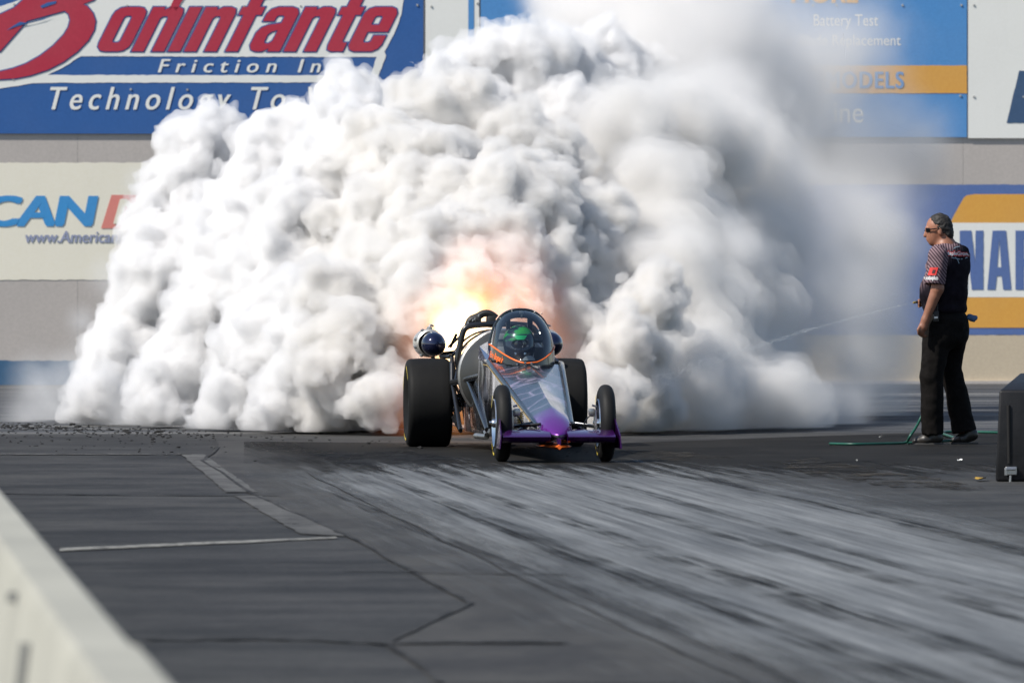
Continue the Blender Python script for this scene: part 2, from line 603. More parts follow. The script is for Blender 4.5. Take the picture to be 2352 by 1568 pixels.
def fit_text(text, x0, x1, yb, yt, ref='x', shear=0.0, offset=0.0, spacing=1.0):
    """returns (verts in picture px, faces): x0..x1 = left and right at the baseline, yb = baseline, yt = top of letter ref"""
    vs0, _ = glyphs(text, 0, spacing)
    rv, _ = glyphs(ref, 0)
    vs, fs = glyphs(text, offset, spacing)
    mx0, mx1 = min(v.x for v in vs0), max(v.x for v in vs0)
    rh = max(v.y for v in rv)
    sx, sy = (x1 - x0) / (mx1 - mx0), (yb - yt) / rh
    return [(x0 + (v.x - mx0) * sx + shear * v.y * sy, yb - v.y * sy) for v in vs], fs


def grow(pts, d):
    """offset a polygon outward by d px"""
    n_ = len(pts); A = sum(pts[i][0] * pts[(i + 1) % n_][1] - pts[(i + 1) % n_][0] * pts[i][1] for i in range(n_))
    s_ = 1 if A > 0 else -1; r = []
    for i in range(n_):
        a, b, c = Vector(pts[i - 1]), Vector(pts[i]), Vector(pts[(i + 1) % n_])
        n1 = (b - a).normalized(); n2 = (c - b).normalized()
        n1 = Vector((n1.y, -n1.x)) * s_; n2 = Vector((n2.y, -n2.x)) * s_
        k = (n1 + n2); k = k / max(.5, k.length_squared / 2)
        r.append(tuple(b + k * d))
    return r


LET = {
    'o': (.66, [[(.0, .2), (.02, .1), (.1, .02), (.2, 0), (.46, 0), (.56, .02), (.64, .1), (.66, .2), (.66, .8), (.64, .9), (.56, .98), (.46, 1), (.2, 1), (.1, .98), (.02, .9), (0, .8)]],
          [[(.25, .24), (.28, .2), (.38, .2), (.41, .24), (.41, .76), (.38, .8), (.28, .8), (.25, .76)]]),
    'n': (.66, [[(0, 0), (0, 1), (.24, 1), (.25, .93), (.36, 1), (.52, 1), (.62, .96), (.66, .86), (.66, 0), (.41, 0), (.41, .74), (.38, .79), (.29, .79), (.25, .74), (.25, 0)]], []),
    'i': (.25, [[(0, 0), (0, 1), (.25, 1), (.25, 0)]], []),
    'f': (.46, [[(.1, 0), (.1, .82), (0, .82), (0, 1), (.1, 1), (.1, 1.2), (.16, 1.34), (.28, 1.4), (.5, 1.4), (.5, 1.2), (.38, 1.2), (.35, 1.16), (.35, 1), (.46, 1), (.46, .82), (.35, .82), (.35, 0)]], []),
    'a': (.66, [[(.41, 0), (.41, .07), (.3, 0), (.16, 0), (.06, .04), (0, .14), (0, .42), (.06, .54), (.18, .6), (.41, .64), (.41, .77), (.38, .81), (.28, .81), (.25, .77), (.25, .68), (.02, .68), (.02, .84), (.08, .95), (.2, 1), (.48, 1), (.6, .96), (.66, .86), (.66, 0)]],
          [[(.25, .22), (.28, .18), (.36, .18), (.41, .24), (.41, .48), (.3, .44), (.25, .38)]]),
    't': (.44, [[(.1, .14), (.1, .82), (0, .82), (0, 1), (.1, 1), (.1, 1.28), (.35, 1.28), (.35, 1), (.46, 1), (.46, .82), (.35, .82), (.35, .24), (.38, .2), (.46, .2), (.46, 0), (.22, 0), (.13, .04)]], []),
    'e': (.66, [[(.66, .36), (.66, .16), (.62, .06), (.52, 0), (.16, 0), (.06, .04), (0, .14), (0, .86), (.06, .96), (.16, 1), (.5, 1), (.6, .96), (.66, .86), (.66, .44), (.25, .44), (.25, .24), (.28, .2), (.38, .2), (.41, .24), (.41, .36)]],
          [[(.25, .6), (.41, .6), (.41, .76), (.38, .8), (.28, .8), (.25, .76)]]),
}


def block_text(m, text, x0, x1, yb, yt, shear, off, grow_d=0.0, gap=.075):
    tot = sum(LET[c][0] for c in text) + gap * (len(text) - 1)
    sx, sy = (x1 - x0) / tot, (yb - yt)
    x = 0
    for c in text:
        wd_, outs, holes = LET[c]
        T_ = lambda q: (x0 + (x + q[0]) * sx + shear * q[1] * sy, yb - q[1] * sy)
        O_ = [[T_(q) for q in o] for o in outs]; H_ = [[T_(q) for q in h] for h in holes]
        if grow_d:
            O_ = [grow(o, grow_d) for o in O_]; H_ = [grow(h, -grow_d) for h in H_]
        for o in O_: wpoly(m, o, off, holes=H_)
        x += wd_ + gap


def wtext(m, text, x0, x1, yb, yt, off, mi=0, bold=0.0, **kw):
    """bold: the strokes are brushed again a little to either side"""
    vs, fs = fit_text(text, x0, x1, yb, yt, **kw)
    n_ = 1 if not bold else 5
    for k in range(n_):
        dx = 0 if n_ == 1 else bold * (2 * k / (n_ - 1) - 1)
        dy = 0 if n_ == 1 else bold * .35 * ((k % 2) * 2 - 1)
        m.add([wpt(*ws(x + dx, y + dy), off + k * .0006) for x, y in vs], fs, mi)


wall_root = empty('concrete_wall', wpt(0, 0, 0))
tag(wall_root, 'long grey concrete wall carrying the painted signs behind the track', 'wall')


def wbuild(m, name, mt, root, smooth=0):
    return m.build(name, mt, root, smooth=smooth, origin=None) if False else _wb(m, name, mt, root, smooth)


def _wb(m, name, mt, root, smooth):
    off = Vector(root.location)
    m.v = [p - off for p in m.v]
    return m.build(name, mt, root, smooth=smooth)


ztop = 6.2
m = M()
sj = [ws(x, 300)[0] for x in (-1600, 178, 936, 1700, 2212, 2800, 4400)]
for a, b in zip(sj, sj[1:]):
    wall_slab(m, a + .0015, b - .0015, 0, ztop, -.25, 0)
wall_slab(m, sj[0], sj[-1], 0, ztop - .02, -.24, -.012, 1)
wbuild(m, 'wall_panels', [MAT['concrete'], MAT['stripe']], wall_root)
m = M()
wpoly(m, wobble([(-900, 827), (330, 827), (330, 887), (-900, 887)], 1.2, 3), .006)
wbuild(m, 'blue_stripe', MAT['stripe'], wall_root)
m = M()
wall_slab(m, ws(1500, 880)[0], ws(3600, 880)[0], 0, .035, 0, .05)
wbuild(m, 'wall_kerb', MAT['concrete'], wall_root)

# upper left board
r_ = empty('billboard', wpt(ws(330, 306)[0], ws(330, 306)[1], .0))
tag(r_, 'blue billboard with big red script lettering outlined in white, upper left of the wall', 'billboard', 'sign boards bolted along the wall')
m = M()
wall_slab(m, ws(-900, 300)[0], ws(972, 300)[0], ws(500, 307)[1], 6.0, .0, .03)
wbuild(m, 'panel', MAT['blue'], r_)


def c3(p): return (p[0] * 1750 / 2287 * .57422, p[1] * 1750 / 2287 * .57422)
def cB(p): return (p[0] * 600 / 2352 * .57422, p[1] * 600 / 2352 * .57422)


m = M()
outline = [(-60, 30), (0, 15), (45, 0), (60, -45), (930, -45), (925, 10), (921, 32), (912, 62), (896, 95), (882, 118), (886, 128), (866, 182), (850, 178),
           (864, 131), (186, 129), (150, 152), (110, 172), (855, 173), (852, 189), (84, 190), (40, 197), (0, 203), (-60, 206)]
wpoly(m, wobble(outline, .7, 5), .034)
wbuild(m, 'white_backing', MAT['white'], r_)
big_red = [(-60, 187), (0, 182), (35, 180), (70, 173), (110, 160), (145, 142), (178, 118), (203, 92), (216, 68), (219, 48), (213, 30), (200, 14), (190, 10),
           (215, 0), (230, -20), (50, -20), (52, 0), (32, 18), (0, 33), (-60, 60), (-60, 120), (0, 118), (62, 48), (148, 25), (157, 32), (161, 46), (157, 62), (146, 80), (122, 105), (92, 128),
           (60, 146), (30, 157), (0, 164), (-60, 172)]


m = M()
wpoly(m, grow(big_red, 2.6), .039)
block_text(m, 'oninfante', 217, 868, 118, 16, .50, .038, 2.6)
wbuild(m, 'blue_outline', MAT['blue'], r_)
m = M()
wpoly(m, big_red, .043)
block_text(m, 'oninfante', 217, 868, 118, 16, .50, .042)
wpoly(m, [(385, 28), (396, 4), (401, -8), (412, -8), (424, -6), (414, 8), (405, 26), (396, 16)], .042)
wbuild(m, 'lettering', MAT['red'], r_)
m = M()
wpoly(m, [(14, 70), (45, 50), (60, 52), (100, 45), (120, 36), (40, 60)], .047)
wpoly(m, [(92, 14), (108, 6), (130, 2), (128, 8), (96, 19)], .047)
wbuild(m, 'swash_line', MAT['blue'], r_)
m = M()
wtext(m, 'Friction Inc', 363, 772, 166, 136, .035, ref='F', shear=.3, bold=.8, spacing=1.6)
wbuild(m, 'slogan', MAT['white'], r_)
m = M()
wtext(m, 'Technology To Win', 104, 830, 251, 200, .035, ref='T', shear=.26, bold=1.0, spacing=1.4)
wbuild(m, 'slogan', MAT['white'], r_)
m = M()
for x, y in ((32, 10), (175, 12), (292, 13), (408, 14), (560, 14), (690, 14), (812, 14), (958, 12), (30, 312 * .585), (300, 205), (430, 206), (950, 206)):
    p = WP(x, y); s_, z = ws(x, y)
    m.lathe([(0, .0), (.012, .0), (.016, .012)][::-1], wpt(s_, z, .04), 'y', 8)
wbuild(m, 'bolt_heads', MAT['bolt'], r_)

# gap board
r_ = empty('billboard', wpt(ws(1030, 306)[0], ws(1030, 306)[1], 0))
tag(r_, 'plain white board between the two blue billboards, with a narrow blue stripe', 'billboard', 'sign boards bolted along the wall')
m = M(); wall_slab(m, ws(977, 300)[0], ws(1100, 300)[0], ws(1030, 308)[1], 6.0, 0, .03); wbuild(m, 'panel', MAT['white'], r_)
m = M(); wpoly(m, [(1075, -60), (1088, -60), (1088, 300), (1075, 300)], .034); wbuild(m, 'stripe', MAT['skyblue'], r_)
m = M()
for x, y in ((990, 15), (1096, 8)):
    m.lathe([(.016, .012), (.012, 0), (0, 0)], wpt(*ws(x, y), .04), 'y', 8)
wbuild(m, 'bolt_heads', MAT['bolt'], r_)

# upper right board
r_ = empty('billboard', wpt(ws(1700, 315)[0], ws(1700, 315)[1], 0))
tag(r_, 'bright blue billboard with white service lettering and an orange band, behind the smoke', 'billboard', 'sign boards bolted along the wall')
m = M(); wall_slab(m, ws(1104, 300)[0], ws(2220, 300)[0], ws(1700, 314)[1], 6.0, 0, .03); wbuild(m, 'panel', MAT['skyblue'], r_)
m = M(); wpoly(m, wobble([(1200, 150), (2220, 150), (2220, 214), (1200, 214)], .6, 8), .034)
wtext(m, 'MORE', 1818, 1968, 6, -40, .034, ref='M', shear=.12, bold=2)
wbuild(m, 'orange_band', MAT['orange'], r_)
m = M()
wtext(m, 'Battery Test', 1868, 2016, 59, 33, .034, ref='B', spacing=1.0)
wtext(m, 'Wiper Blade Replacement', 1745, 2068, 104, 80, .034, ref='W')
wtext(m, 'ine', 1915, 1982, 281, 249, .034, ref='x')
wbuild(m, 'lettering', MAT['white'], r_)
m = M()
wtext(m, 'D MODELS', 1848, 2074, 202, 165, .038, ref='M', spacing=1.12, bold=1.2)
wbuild(m, 'band_lettering', MAT['skyblue'], r_)
m = M()
for x, y in ((1866, 12), (1920, 12), (2072, 12), (2207, 12), (2205, 220)):
    m.lathe([(.016, .012), (.012, 0), (0, 0)], wpt(*ws(x, y), .04), 'y', 8)
wbuild(m, 'bolt_heads', MAT['bolt'], r_)

# far right white board
r_ = empty('billboard', wpt(ws(2350, 316)[0], ws(2350, 316)[1], 0))
tag(r_, 'white board with a dark slanted capital letter at the right end of the wall', 'billboard', 'sign boards bolted along the wall')
m = M(); wall_slab(m, ws(2223, 300)[0], ws(2900, 300)[0], ws(2350, 317)[1], 6.0, 0, .03); wbuild(m, 'panel', MAT['white'], r_)
m = M(); wpoly(m, wobble([(2340, 162), (2398, 162), (2376, 262), (2450, 262), (2446, 282), (2311, 282)], .6, 9), .034)
wbuild(m, 'lettering', MAT['navy'], r_)
m = M()
for x, y in ((2236, 12), (2236, 222), (2350, 222)):
    m.lathe([(.016, .012), (.012, 0), (0, 0)], wpt(*ws(x, y), .04), 'y', 8)
wbuild(m, 'bolt_heads', MAT['bolt'], r_)

# lower left painted sign
r_ = empty('wall_sign', wpt(ws(150, 642)[0], ws(150, 642)[1], 0))
tag(r_, 'cream painted sign with blue and salmon slanted capitals and a web address, lower left', 'sign', 'signs painted on the wall')
m = M(); wpoly(m, wobble([(-900, 373), (500, 373), (500, 642), (-900, 642)], 1.0, 11), .005); wbuild(m, 'background', MAT['cream'], r_)
m = M(); wtext(m, 'CAN', -40, 207, 517, 451, .010, ref='A', shear=.2, bold=6, spacing=1.0); wbuild(m, 'lettering', MAT['cyan'], r_)
m = M(); wpoly(m, [(256, 447), (390, 447), (366, 524), (232, 524)], .010); wbuild(m, 'letter_box', MAT['salmon'], r_)
m = M(); wtext(m, 'M', 262, 345, 513, 457, .014, ref='M', shear=.28, bold=2); wbuild(m, 'letter_in_box', MAT['cream'], r_)
m = M(); wtext(m, 'www.AmericanMus', 56, 326, 556, 530, .010, ref='A', shear=.15, bold=.8); wbuild(m, 'web_address', MAT['greyblue'], r_)

# lower right painted sign
r_ = empty('wall_sign', wpt(ws(2250, 768)[0], ws(2250, 768)[1], 0))
tag(r_, 'blue and orange painted sign with tall condensed blue capitals, behind the standing man', 'sign', 'signs painted on the wall')
m = M(); wpoly(m, wobble([(1300, 422), (2900, 424), (2900, 768), (1300, 768)], .8, 12), .005); wbuild(m, 'background', MAT['mutedblue'], r_)


def c2(x, y): return ((3400 + x * .77765) * .57422, (780 + y * .7781) * .57422)


m = M()
wpoly(m, [c2(*p) for p in [(516, 141), (530, 110), (560, 55), (585, 12), (600, 0), (640, -6), (1400, -6), (1400, 141)]], .009)
wpoly(m, [c2(*p) for p in [(516, 524), (1400, 524), (1400, 680), (607, 680)]], .009)
wbuild(m, 'orange_hexagon', MAT['orange'], r_)
m = M(); wpoly(m, [c2(*p) for p in [(516, 141), (1400, 141), (1400, 523), (516, 523), (405, 332)]], .0095); wbuild(m, 'white_band', MAT['white'], r_)


def nrm(pts, x0, x1, y0, y1): return [c2(x0 + a * (x1 - x0), y0 + b * (y1 - y0)) for a, b in pts]


m = M()
wpoly(m, wobble(nrm([(0, 0), (.49, 0), (.655, .55), (.67, 0), (1, 0), (1, 1), (.51, 1), (.345, .45), (.33, 1), (0, 1)], 564, 685, 181, 485), .4, 1), .014)
wpoly(m, nrm([(.22, 0), (.78, 0), (1, 1), (.66, 1), (.60, .77), (.40, .77), (.34, 1), (0, 1)], 705, 829, 181, 485), .014, holes=[nrm([(.5, .14), (.58, .62), (.42, .62)], 705, 829, 181, 485)])
wpoly(m, nrm([(0, 0), (.8, 0), (1, .12), (1, .52), (.8, .62), (.38, .62), (.38, 1), (0, 1)], 850, 965, 181, 485), .014, holes=[nrm([(.38, .15), (.62, .17), (.62, .46), (.38, .48)], 850, 965, 181, 485)])
wbuild(m, 'lettering', MAT['mutedblue'], r_)
m = M(); wpoly(m, wobble([(1300, 769), (2900, 769), (2900, 879), (1300, 879)], .8, 13), .0052); wbuild(m, 'beige_base', MAT['beige'], r_)

# ------------------------------------------------------------------ near guard barrier, bottom left
bt = .70                                   # height of its top
xo, xi = -(CH - bt) / 1.455, -(CH - bt) / 1.15


def bar_pt(t_, y, z):                      # t_ = distance to the right of the line through the camera along the lane
    d = Vector((-math.sin(TRK), math.cos(TRK), 0)); rt = Vector((math.cos(TRK), math.sin(TRK), 0))
    return d * y + rt * t_ + Vector((0, 0, z))


kx_o, kx_i = (CH - bt) / 1.45, (CH - bt) / 1.14
r_ = empty('guard_barrier', bar_pt(kx_o - .1, 6, 0))
tag(r_, 'cream concrete guard barrier running out of focus along the near left edge', 'barrier')
m = M()
rings = []
yy = [5, 9, 13, 15.4, 15.5, 18, 22, 30, 45, 60, 74]
for i, y in enumerate(yy):
    e = .012 if y < 15.45 else 0
    prof = [(kx_o - .22, 0), (kx_o - .20, .12), (kx_o - .045, .38), (kx_o - .008, bt - .03), (kx_o + .012, bt), (kx_i + e - .02, bt), (kx_i + e, bt - .02), (kx_i + .03, .38), (kx_i + .2, .12), (kx_i + .22, 0)]
    rings.append([bar_pt(a, y, b) for a, b in prof])
m.loft(rings)
bar = mat('barrier_paint', (.33, .325, .28), .7, 0, .12, 2.2, .2, .15)
wbuild(m, 'barrier_body', bar, r_, 30)
m = M()
for y, z0, z1, wdt in ((17.6, .44, .607, .05), (18.95, .638, .662, .05)):
    a = bar_pt(kx_o - .008 - (bt - .03 - z0) * .115, y, z0); b = bar_pt(kx_o - .008 - (bt - .03 - z1) * .115, y, z1)
    m.tube([a, a.lerp(b, .5), b], wdt / 2, 8)
wbuild(m, 'drain_slot', mat('slot_dark', (.16, .165, .155), .8), r_, 40)

# ------------------------------------------------------------------ black block at the right edge
r_ = empty('timing_block', G(2330, 1105))
tag(r_, 'black rubber covered block with a slot and steel latch at the right edge', 'block')
o_ = Vector(r_.location); Yb = o_.y
A = P(2286, 1108, Yb); B = P(2293, 895, Yb); Ct = P(2352, 864, Yb + .35)
BX = A.x; 
m = M()
wid = .62
front = [(BX, Yb, 0), (BX + wid, Yb, 0), (BX + wid - .03, Yb + .03, B.z), (BX + .025, Yb + .03, B.z)]
back = [(BX + .10, Yb + .75, 0), (BX + wid + .05, Yb + .75, 0), (BX + wid + .03, Yb + .70, B.z + .105), (BX + .20, Yb + .70, B.z + .105)]
bm = bmesh.new()
vs = [bm.verts.new(p) for p in front + back]
for f in ((0, 1, 2, 3), (7, 6, 5, 4), (0, 4, 5, 1), (1, 5, 6, 2), (2, 6, 7, 3), (3, 7, 4, 0)): bm.faces.new([vs[i] for i in f])
bmesh.ops.bevel(bm, geom=bm.edges[:], offset=.018, segments=3, affect='EDGES', profile=.5)
bm.verts.index_update()
m.add([v.co.copy() for v in bm.verts], [tuple(v.index for v in f.verts) for f in bm.faces]); bm.free()
BLK = mat('black_rubber_block', (.007, .007, .008), .5, 0, .35, 9, .3, .2)
wbuild(m, 'block_body', BLK, r_, 35)
sx = P(2318, 1000, Yb).x
m = M()
m.tube([(sx, Yb + .004, .12), (sx - .004, Yb + .02, .5)], .011, 8)
wbuild(m, 'slot', mat('slot_black', (.004, .004, .004), .9), r_)
m = M()
zb = P(2330, 1080, Yb).z
m.box((sx + .012, Yb - .012, zb), (.075, .03, .055), None, .006)
m.box((sx - .022, Yb - .022, zb - .006), (.02, .02, .05), None, .004)
m.tube([(sx + .008, Yb - .02, zb - .03), (sx + .005, Yb - .02, zb - .075)], .009, 8)
m.tube([(sx - .02, Yb - .034, zb + .012), (sx + .04, Yb - .034, zb + .012)], .008, 8)
wbuild(m, 'latch', mat('latch_steel', (.5, .5, .5), .3, .9), r_)

# ------------------------------------------------------------------ loose bits on the ground
rng = random.Random(4)
m = M()
for i in range(620):
    x = rng.betavariate(1.1, 2.0) * 620 if rng.random() < .8 else rng.uniform(0, 1350)
    yb = 976 + x * .045
    y = yb + rng.gauss(0, 5) if rng.random() < .62 else yb + rng.uniform(0, 62) * rng.random()
    p = G(x, y)
    s_ = rng.uniform(.004, .011) * (2.0 if rng.random() < .09 else 1)
    bm = bmesh.new(); bmesh.ops.create_icosphere(bm, subdivisions=1, radius=s_)
    for v in bm.verts: v.co = Vector((v.co.x * rng.uniform(.7, 1.9), v.co.y * rng.uniform(.6, 1.5), v.co.z * rng.uniform(.4, .9))) + p + Vector((0, 0, s_ * .3))
    bm.verts.index_update()
    m.add([v.co.copy() for v in bm.verts], [tuple(v.index for v in f.verts) for f in bm.faces]); bm.free()
tag(m.build('rubber_crumbs', mat('tyre_rubber_crumbs', (.012, .012, .012), .9), smooth=0), 'black crumbs of tyre rubber strewn along the burnout edge', 'debris', kind='stuff')


def scrap(name, xd, yd, sx_, sy_, mt, label, cat, seed):
    rng = random.Random(seed); p = G(xd, yd); m = M()
    n_ = 9; vs = [(0, 0, .012)]
    for k in range(n_):
        a = 2 * math.pi * k / n_; r = rng.uniform(.65, 1.1)
        vs.append((math.cos(a) * sx_ * r, math.sin(a) * sy_ * r, rng.uniform(.016, .03)))
    m.add(vs, [(0, 1 + k, 1 + (k + 1) % n_) for k in range(n_)])
    o = m.build(name, mt, smooth=0); o.location = p
    tag(o, label, cat)


PAPER = mat('paper_scrap', (.7, .7, .66), .8)
scrap('leaf', 2252, 1104, .055, .14, mat('dry_yellow_leaf', (.42, .26, .03), .7), 'dry yellow leaf lying just left of the black block', 'leaf', 1)
scrap('paper_scrap', 2021, 1008, .010, .03, PAPER, 'tiny white scrap beside the green hose at the shoe', 'scrap', 2)
scrap('paper_scrap', 1968, 1062, .008, .05, PAPER, 'tiny white scrap on dark asphalt below the end of the hose', 'scrap', 3)
scrap('paper_scrap', 2205, 1062, .02, .07, PAPER, 'pale crumpled scrap on asphalt below the standing man', 'scrap', 5)

# ================================================================== signed distance modelling (people, smoke, flame)
def vnoise(shape, cell, seed):
    r = np.random.RandomState(seed)
    g_ = r.rand(*[int(s / cell) + 3 for s in shape]).astype(np.float32)
    for ax, s_ in enumerate(shape):
        t = np.arange(s_) / cell; i = t.astype(int); f = (t - i).astype(np.float32); f = f * f * (3 - 2 * f)
        sh = [1, 1, 1]; sh[ax] = s_; f = f.reshape(sh)
        g_ = np.take(g_, i, axis=ax) * (1 - f) + np.take(g_, i + 1, axis=ax) * f
    return g_


def surfnets(f, lo, H):
    ins = f < 0
    c = np.zeros(tuple(np.array(f.shape) - 1), np.uint8)
    for dx in (0, 1):
        for dy in (0, 1):
            for dz in (0, 1):
                c += ins[dx:f.shape[0] - 1 + dx, dy:f.shape[1] - 1 + dy, dz:f.shape[2] - 1 + dz]
    act = (c > 0) & (c < 8)
    idx = np.argwhere(act)
    vid = np.full(act.shape, -1, np.int32); vid[act] = np.arange(len(idx))
    acc = np.zeros((len(idx), 3)); cnt = np.zeros(len(idx))
    for p in [(x, y, z) for x in (0, 1) for y in (0, 1) for z in (0, 1)]:
        for ax in range(3):
            if p[ax] == 0:
                q = list(p); q[ax] = 1
                a = f[idx[:, 0] + p[0], idx[:, 1] + p[1], idx[:, 2] + p[2]]
                b = f[idx[:, 0] + q[0], idx[:, 1] + q[1], idx[:, 2] + q[2]]
                mk = (a < 0) != (b < 0)
                t = np.where(mk, a / np.where(mk, a - b, 1), 0)
                pos = np.repeat(np.array(p, float)[None], len(idx), 0); pos[:, ax] += t
                acc[mk] += pos[mk]; cnt[mk] += 1
    V = np.asarray(lo) + H * (idx + acc / cnt[:, None])
    Fs = []
    for ax in range(3):
        o = [(ax + 1) % 3, (ax + 2) % 3]
        s0 = [slice(None)] * 3; s1 = [slice(None)] * 3; s0[ax] = slice(0, -1); s1[ax] = slice(1, None)
        a = ins[tuple(s0)]; b = ins[tuple(s1)]
        e = np.argwhere(a != b)
        ok = (e[:, o[0]] > 0) & (e[:, o[1]] > 0) & (e[:, o[0]] < f.shape[o[0]] - 1) & (e[:, o[1]] < f.shape[o[1]] - 1)
        e = e[ok]
        fl = a[e[:, 0], e[:, 1], e[:, 2]]

        def gg(d0, d1):
            k = e.copy(); k[:, o[0]] += d0; k[:, o[1]] += d1
            return vid[k[:, 0], k[:, 1], k[:, 2]]
        q = np.stack([gg(-1, -1), gg(0, -1), gg(0, 0), gg(-1, 0)], 1)
        q[~fl] = q[~fl][:, ::-1]
        Fs.append(q)
    return V, np.concatenate(Fs)


def np_mesh(name, V, Q, mt, parent=None, origin=(0, 0, 0)):
    me = bpy.data.meshes.new(name)
    V = V - np.array(origin)
    me.vertices.add(len(V)); me.vertices.foreach_set('co', V.astype(np.float32).ravel())
    me.loops.add(len(Q) * 4); me.loops.foreach_set('vertex_index', Q.ravel().astype(np.int32))
    me.polygons.add(len(Q)); me.polygons.foreach_set('loop_start', np.arange(0, len(Q) * 4, 4, dtype=np.int32))
    me.update(calc_edges=True); me.validate()
    me.polygons.foreach_set('use_smooth', np.ones(len(me.polygons), bool))
    me.materials.append(mt)
    o = bpy.data.objects.new(name, me); COL.objects.link(o)
    if parent is not None: o.parent = parent
    else: o.location = origin
    return o


class SD:
    """solid from smoothly joined round cones and ellipsoids"""
    def __init__(s, lo, hi, H):
        s.lo = np.array(lo, float); s.H = H
        s.n = np.ceil((np.array(hi) - s.lo) / H).astype(int)
        s.f = np.full(s.n, .5, np.float32)
        s.ax = [s.lo[i] + H * np.arange(s.n[i]) for i in range(3)]

    def _box(s, lo, hi):
        i0 = np.maximum(((np.array(lo) - s.lo) / s.H).astype(int), 0)
        i1 = np.minimum(((np.array(hi) - s.lo) / s.H).astype(int) + 2, s.n)
        if np.any(i1 <= i0): return None
        sl = tuple(slice(a, b) for a, b in zip(i0, i1))
        return sl, [s.ax[0][sl[0]][:, None, None], s.ax[1][sl[1]][None, :, None], s.ax[2][sl[2]][None, None, :]]

    def _un(s, sl, d, k):
        v = s.f[sl]
        if k > 0:
            h = np.maximum(k - np.abs(v - d), 0) / k
            s.f[sl] = np.minimum(v, d) - h * h * k * .25
        else:
            s.f[sl] = np.minimum(v, d)

    def cone(s, a, b, ra, rb, k=.02, flat=False):
        a, b = np.array(a, float), np.array(b, float)
        m_ = max(ra, rb) + k + .05
        bx = s._box(np.minimum(a, b) - m_, np.maximum(a, b) + m_)
        if bx is None: return s
        sl, X = bx
        d = b - a; L2 = d @ d; L = math.sqrt(L2)
        t = ((X[0] - a[0]) * d[0] + (X[1] - a[1]) * d[1] + (X[2] - a[2]) * d[2]) / L2
        tc = np.clip(t, 0, 1)
        q = np.sqrt((X[0] - a[0] - d[0] * tc) ** 2 + (X[1] - a[1] - d[1] * tc) ** 2 + (X[2] - a[2] - d[2] * tc) ** 2) - (ra + (rb - ra) * tc)
        if flat: q = np.maximum(q, (t - 1) * L)
        s._un(sl, q.astype(np.float32), k)
        return s

    def ell(s, c, r, axes=None, k=.02, sub=False):
        c = np.array(c, float); r = np.array(r, float)
        m_ = r.max() + k + .05
        bx = s._box(c - m_, c + m_)
        if bx is None: return s
        sl, X = bx
        D = [X[0] - c[0], X[1] - c[1], X[2] - c[2]]
        if axes is None: axes = np.eye(3)
        U = [sum(D[j] * axes[i][j] for j in range(3)) for i in range(3)]
        k0 = np.sqrt(sum((U[i] / r[i]) ** 2 for i in range(3)))
        k1 = np.sqrt(sum((U[i] / r[i] ** 2) ** 2 for i in range(3))) + 1e-6
        d = (k0 * (k0 - 1) / k1).astype(np.float32)
        if sub: s.f[sl] = np.maximum(s.f[sl], -d)
        else: s._un(sl, d, k)
        return s

    def cut(s, p, n_):
        n_ = np.array(n_, float); n_ /= np.linalg.norm(n_)
        d = (s.ax[0][:, None, None] - p[0]) * n_[0] + (s.ax[1][None, :, None] - p[1]) * n_[1] + (s.ax[2][None, None, :] - p[2]) * n_[2]
        s.f = np.maximum(s.f, d.astype(np.float32)); return s

    def rough(s, amp, cell, seed):
        s.f += (vnoise(s.n, cell / s.H, seed) - .5) * 2 * amp; return s

    def build(s, name, mt, parent, origin):
        f = s.f
        for ax in range(3):
            i = [slice(None)] * 3
            for e in (0, -1):
                i[ax] = e; f[tuple(i)] = .5
        V, Q = surfnets(f, s.lo, s.H)
        return np_mesh(name, V, Q, mt, parent, origin)

# ------------------------------------------------------------------ the jet dragster
ALPHA = math.radians(4.83)
R0 = Vector((-0.133, 65.15, 0))
car = empty('jet_dragster', R0, ALPHA)
tag(car, 'black, silver and purple jet dragster doing a fiery burnout in front of the smoke', 'race car')
CA, SA = math.cos(ALPHA), math.sin(ALPHA)


def CL(xd, yd, f):                        # car coordinates of the picture point at distance f ahead of the rear axle
    lx = 0.0
    for _ in range(4):
        p = P(xd, yd, R0.y + lx * SA - f * CA)
        lx = (p.x - R0.x - f * SA) / CA
    return Vector((lx, -f, p.z))


def k1(cx, cy, f): return CL((1550 + cx * .47824) * .57422, (1150 + cy * .47824) * .57422, f)
def k4(cx, cy, f): return CL((1600 + cx * .22321) * .57422, (1200 + cy * .22321) * .57422, f)
def k5(cx, cy, f): return CL((1900 + cx * .2551) * .57422, (1500 + cy * .2551) * .57422, f)


RUB = mat('tyre_rubber', (.0065, .0065, .0062), .72, 0, .35, 5, .22, .12)
RUBF = mat('tyre_rubber_front', (.0075, .0075, .0073), .65, 0, .3, 7, .25, .1)
CHROME = mat('polished_aluminium', (.72, .74, .76), .14, 1.0, .08, 8)
STEEL = mat('raw_steel', (.42, .41, .39), .34, .9, .2, 12)
BLKT = mat('black_tube', (.012, .013, .015), .28, .2, .3, 10, .5, 0, .5)
MATT = mat('matt_black', (.014, .014, .014), .6, 0, .3, 10)
YEL = mat('yellow_lettering', (.55, .42, .05), .6)
GOLD = mat('gold_spring', (.55, .36, .08), .4, .5)
ORG = mat('orange_trim', (.85, .16, .02), .4)
BELLY = mat('black_belly', (.016, .017, .018), .25, .1, .25, 4, .5, 0, .4)
PURP = mat('purple_metallic', (.075, .010, .14), .22, .6, .15, 3, .5, 0, .8)
COWL = mat('grey_cowl', (.032, .032, .029), .5, .1, .12, 5)
PODB = mat('midnight_blue_gloss', (.008, .012, .05), .12, .5, .2, 3, .5, 0, 1.0)
PODS = mat('silver_tank', (.62, .60, .55), .3, .7, .2, 9)
NAVY = mat('navy_panel', (.012, .018, .10), .2, .3, .2, 4, .5, 0, .8)
SUIT = mat('black_fire_suit', (.015, .018, .026), .8)


